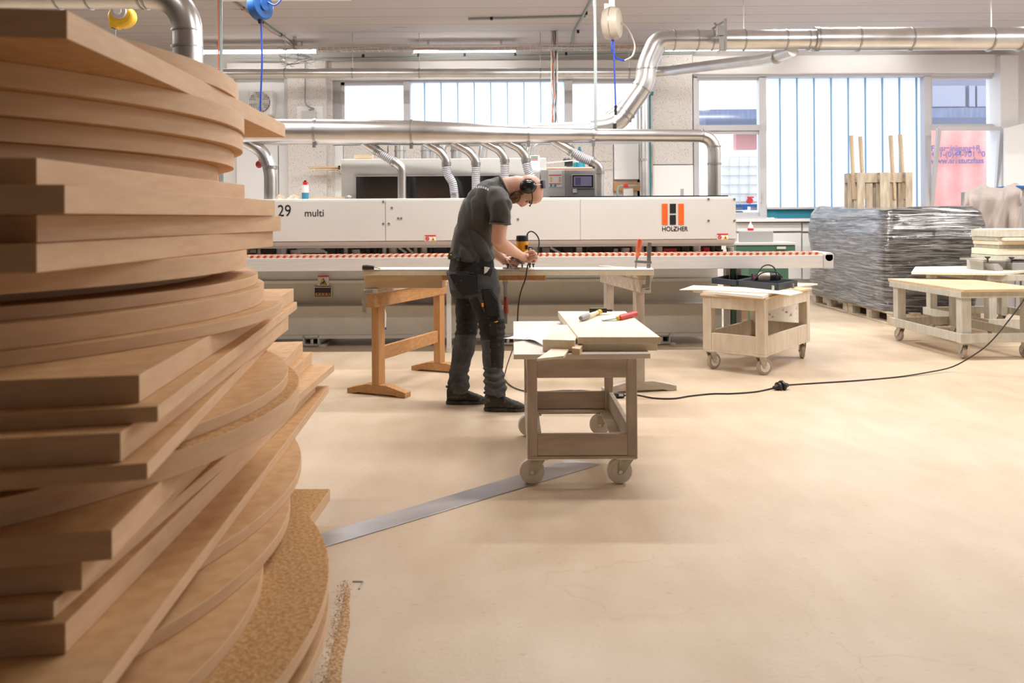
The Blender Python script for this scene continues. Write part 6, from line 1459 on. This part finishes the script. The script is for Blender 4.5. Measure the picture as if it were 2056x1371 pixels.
# small print on the shirt back (flat print patches)
mm = MB(); dg = None
from mathutils.bvhtree import BVHTree
bv = MB(); bv.b.from_mesh(shirt.data); tree = BVHTree.FromBMesh(bv.b); bv.b.free(); off = Vector(WLOC[root.name])
def on_shirt(px_, py_):
    o0 = Vector((0, 0, H)); dr = (P(px_, py_, 5) - o0).normalized(); h_ = tree.ray_cast(o0 - off, dr); return (h_[0] + off + h_[1] * .0016) if h_[0] is not None else None
def decal(poly, mt, name):
    q = [on_shirt(*p) for p in poly]
    if all(q): m_ = MB(); m_._f([m_.b.verts.new(p) for p in q]); return m_.build(name, mt, shirt)
M['print'] = mat('grey_print', (.50, .50, .48), .7)
for k in range(7):
    x = 952 + k * 4.4; y = 377 - 6.5 * math.sin(math.pi * (k + 1) / 9) + k * .9
    decal([(x, y), (x + 3, y + .7), (x + 2.4, y + 5.0), (x - .6, y + 4.2)], M['print'], 'shirt_print')
PRINT.b.free()

# ------------------------------------------------------------------ the router
RD = 5.50
zw = .8975
rc = P(1048.5, 500, RD); rtr = thing('plunge_router', 'yellow plunge router with black cap in the hands of the worker', 'router', (rc.x, RD, zw))
X0 = rc.x
m = MB(); m.tube([(X0 - 0, RD, P(0 + 1028, 509, RD).z), (X0, RD, P(1028, 484, RD).z)], [.040, .042], n=28); m.build('motor_body', M['yellowabs'], rtr, smooth=True, bevel=.004)
m = MB(); m.tube([(X0, RD, P(1028, 484, RD).z), (X0, RD, P(1028, 474, RD).z), (X0, RD, P(1028, 472.5, RD).z)], [.042, .041, .036], n=28); m.build('top_cap', M['black'], rtr, smooth=True)
m = MB(); m.box((X0 + .030, RD - .034, P(1028, 496, RD).z), (.018, .02, .03)); m.build('switch', M['black'], rtr, bevel=.003)
m = MB(); m.tube([(X0, RD, P(1028, 530, RD).z), (X0, RD, P(1028, 516, RD).z), (X0, RD, P(1028, 509, RD).z)], [.018, .030, .038], n=24); m.build('collet_housing', M['grey'], rtr, smooth=True)
m = MB(); m.tube([(X0, RD, zw), (X0, RD, zw + .012)], .085, n=36); m.bb(X0 - .135, X0 - .03, RD - .035, RD + .035, zw, zw + .007); m.build('base_plate', M['zinc'], rtr, smooth=True)
for s_ in (-1, 1):
    m = MB(); m.cyl((X0 + s_ * .055, RD, zw + .01), (X0 + s_ * .055, RD, zw + .14), .0075, n=12); m.build('guide_column', M['zinc'], rtr, smooth=True)
m = MB(); m.cyl((X0, RD, P(1028, 530, RD).z), (X0, RD, zw + .001), .007, n=10); m.build('cutter', M['steeldark'], rtr, smooth=True)
m = MB(); m.box((X0, RD, P(1028, 514, RD).z), (.15, .05, .03)); m.build('carriage', M['black'], rtr, bevel=.006)
for p in (P(1062, 517, 5.40), P(1030, 528, 5.53)): m = MB(); m.ball(p, (.02, .022, .022), 8); m.cyl(p, (X0 + (.05 if p.x > X0 else -.05), RD, p.z), .008); m.build('knob_handle', mat('brown_knob', (.10, .03, .025), .4), rtr, smooth=True)
for dx in (-.10, .075, .05): m = MB(); m.cyl((X0 + dx, RD - .03, zw + .007), (X0 + dx, RD - .03, zw + .034), .005, n=8); m.cyl((X0 + dx, RD - .03, zw + .03), (X0 + dx, RD - .03, zw + .037), .011, n=10); m.build('screw_knob', M['black'], rtr)
m = MB(); m.tube(smoothpath([P(1057, 477, RD), P(1060, 468, RD), P(1067, 464.5, RD), P(1076, 470, RD), P(1082, 481, RD), P(1082, 494, RD - .02), P(1078, 515, RD - .03), P(1062, 528, RD - .09), P(1057.5, 545, RD - .12), P(1055, 560, RD - .12), P(1046, 585, RD - .1), P(1041, 612, RD - .1), P(1039, 645, RD - .1), P(1036, 680, RD - .1), G(1015, 745, .02), G(1020, 770, .008), G(1060, 786, .007), G(1130, 784, .007), G(1160, 784, .007)], 8), .0048, n=8); m.build('power_cord', M['rubber'], rtr, smooth=True)
m = MB(); m.tube([P(1056.5, 482, RD), P(1059, 471, RD)], [.009, .006], n=8); m.build('cord_sleeve', M['black'], rtr, smooth=True)
m = MB(); m.prism_y([(p.x, p.z) for p in (P(1009, 536.6, RD), P(1022, 536, RD), P(1022, 538, RD), P(1009, 538, RD))], RD - .03, RD + .03); m.build('side_fence', M['zinc'], rtr)
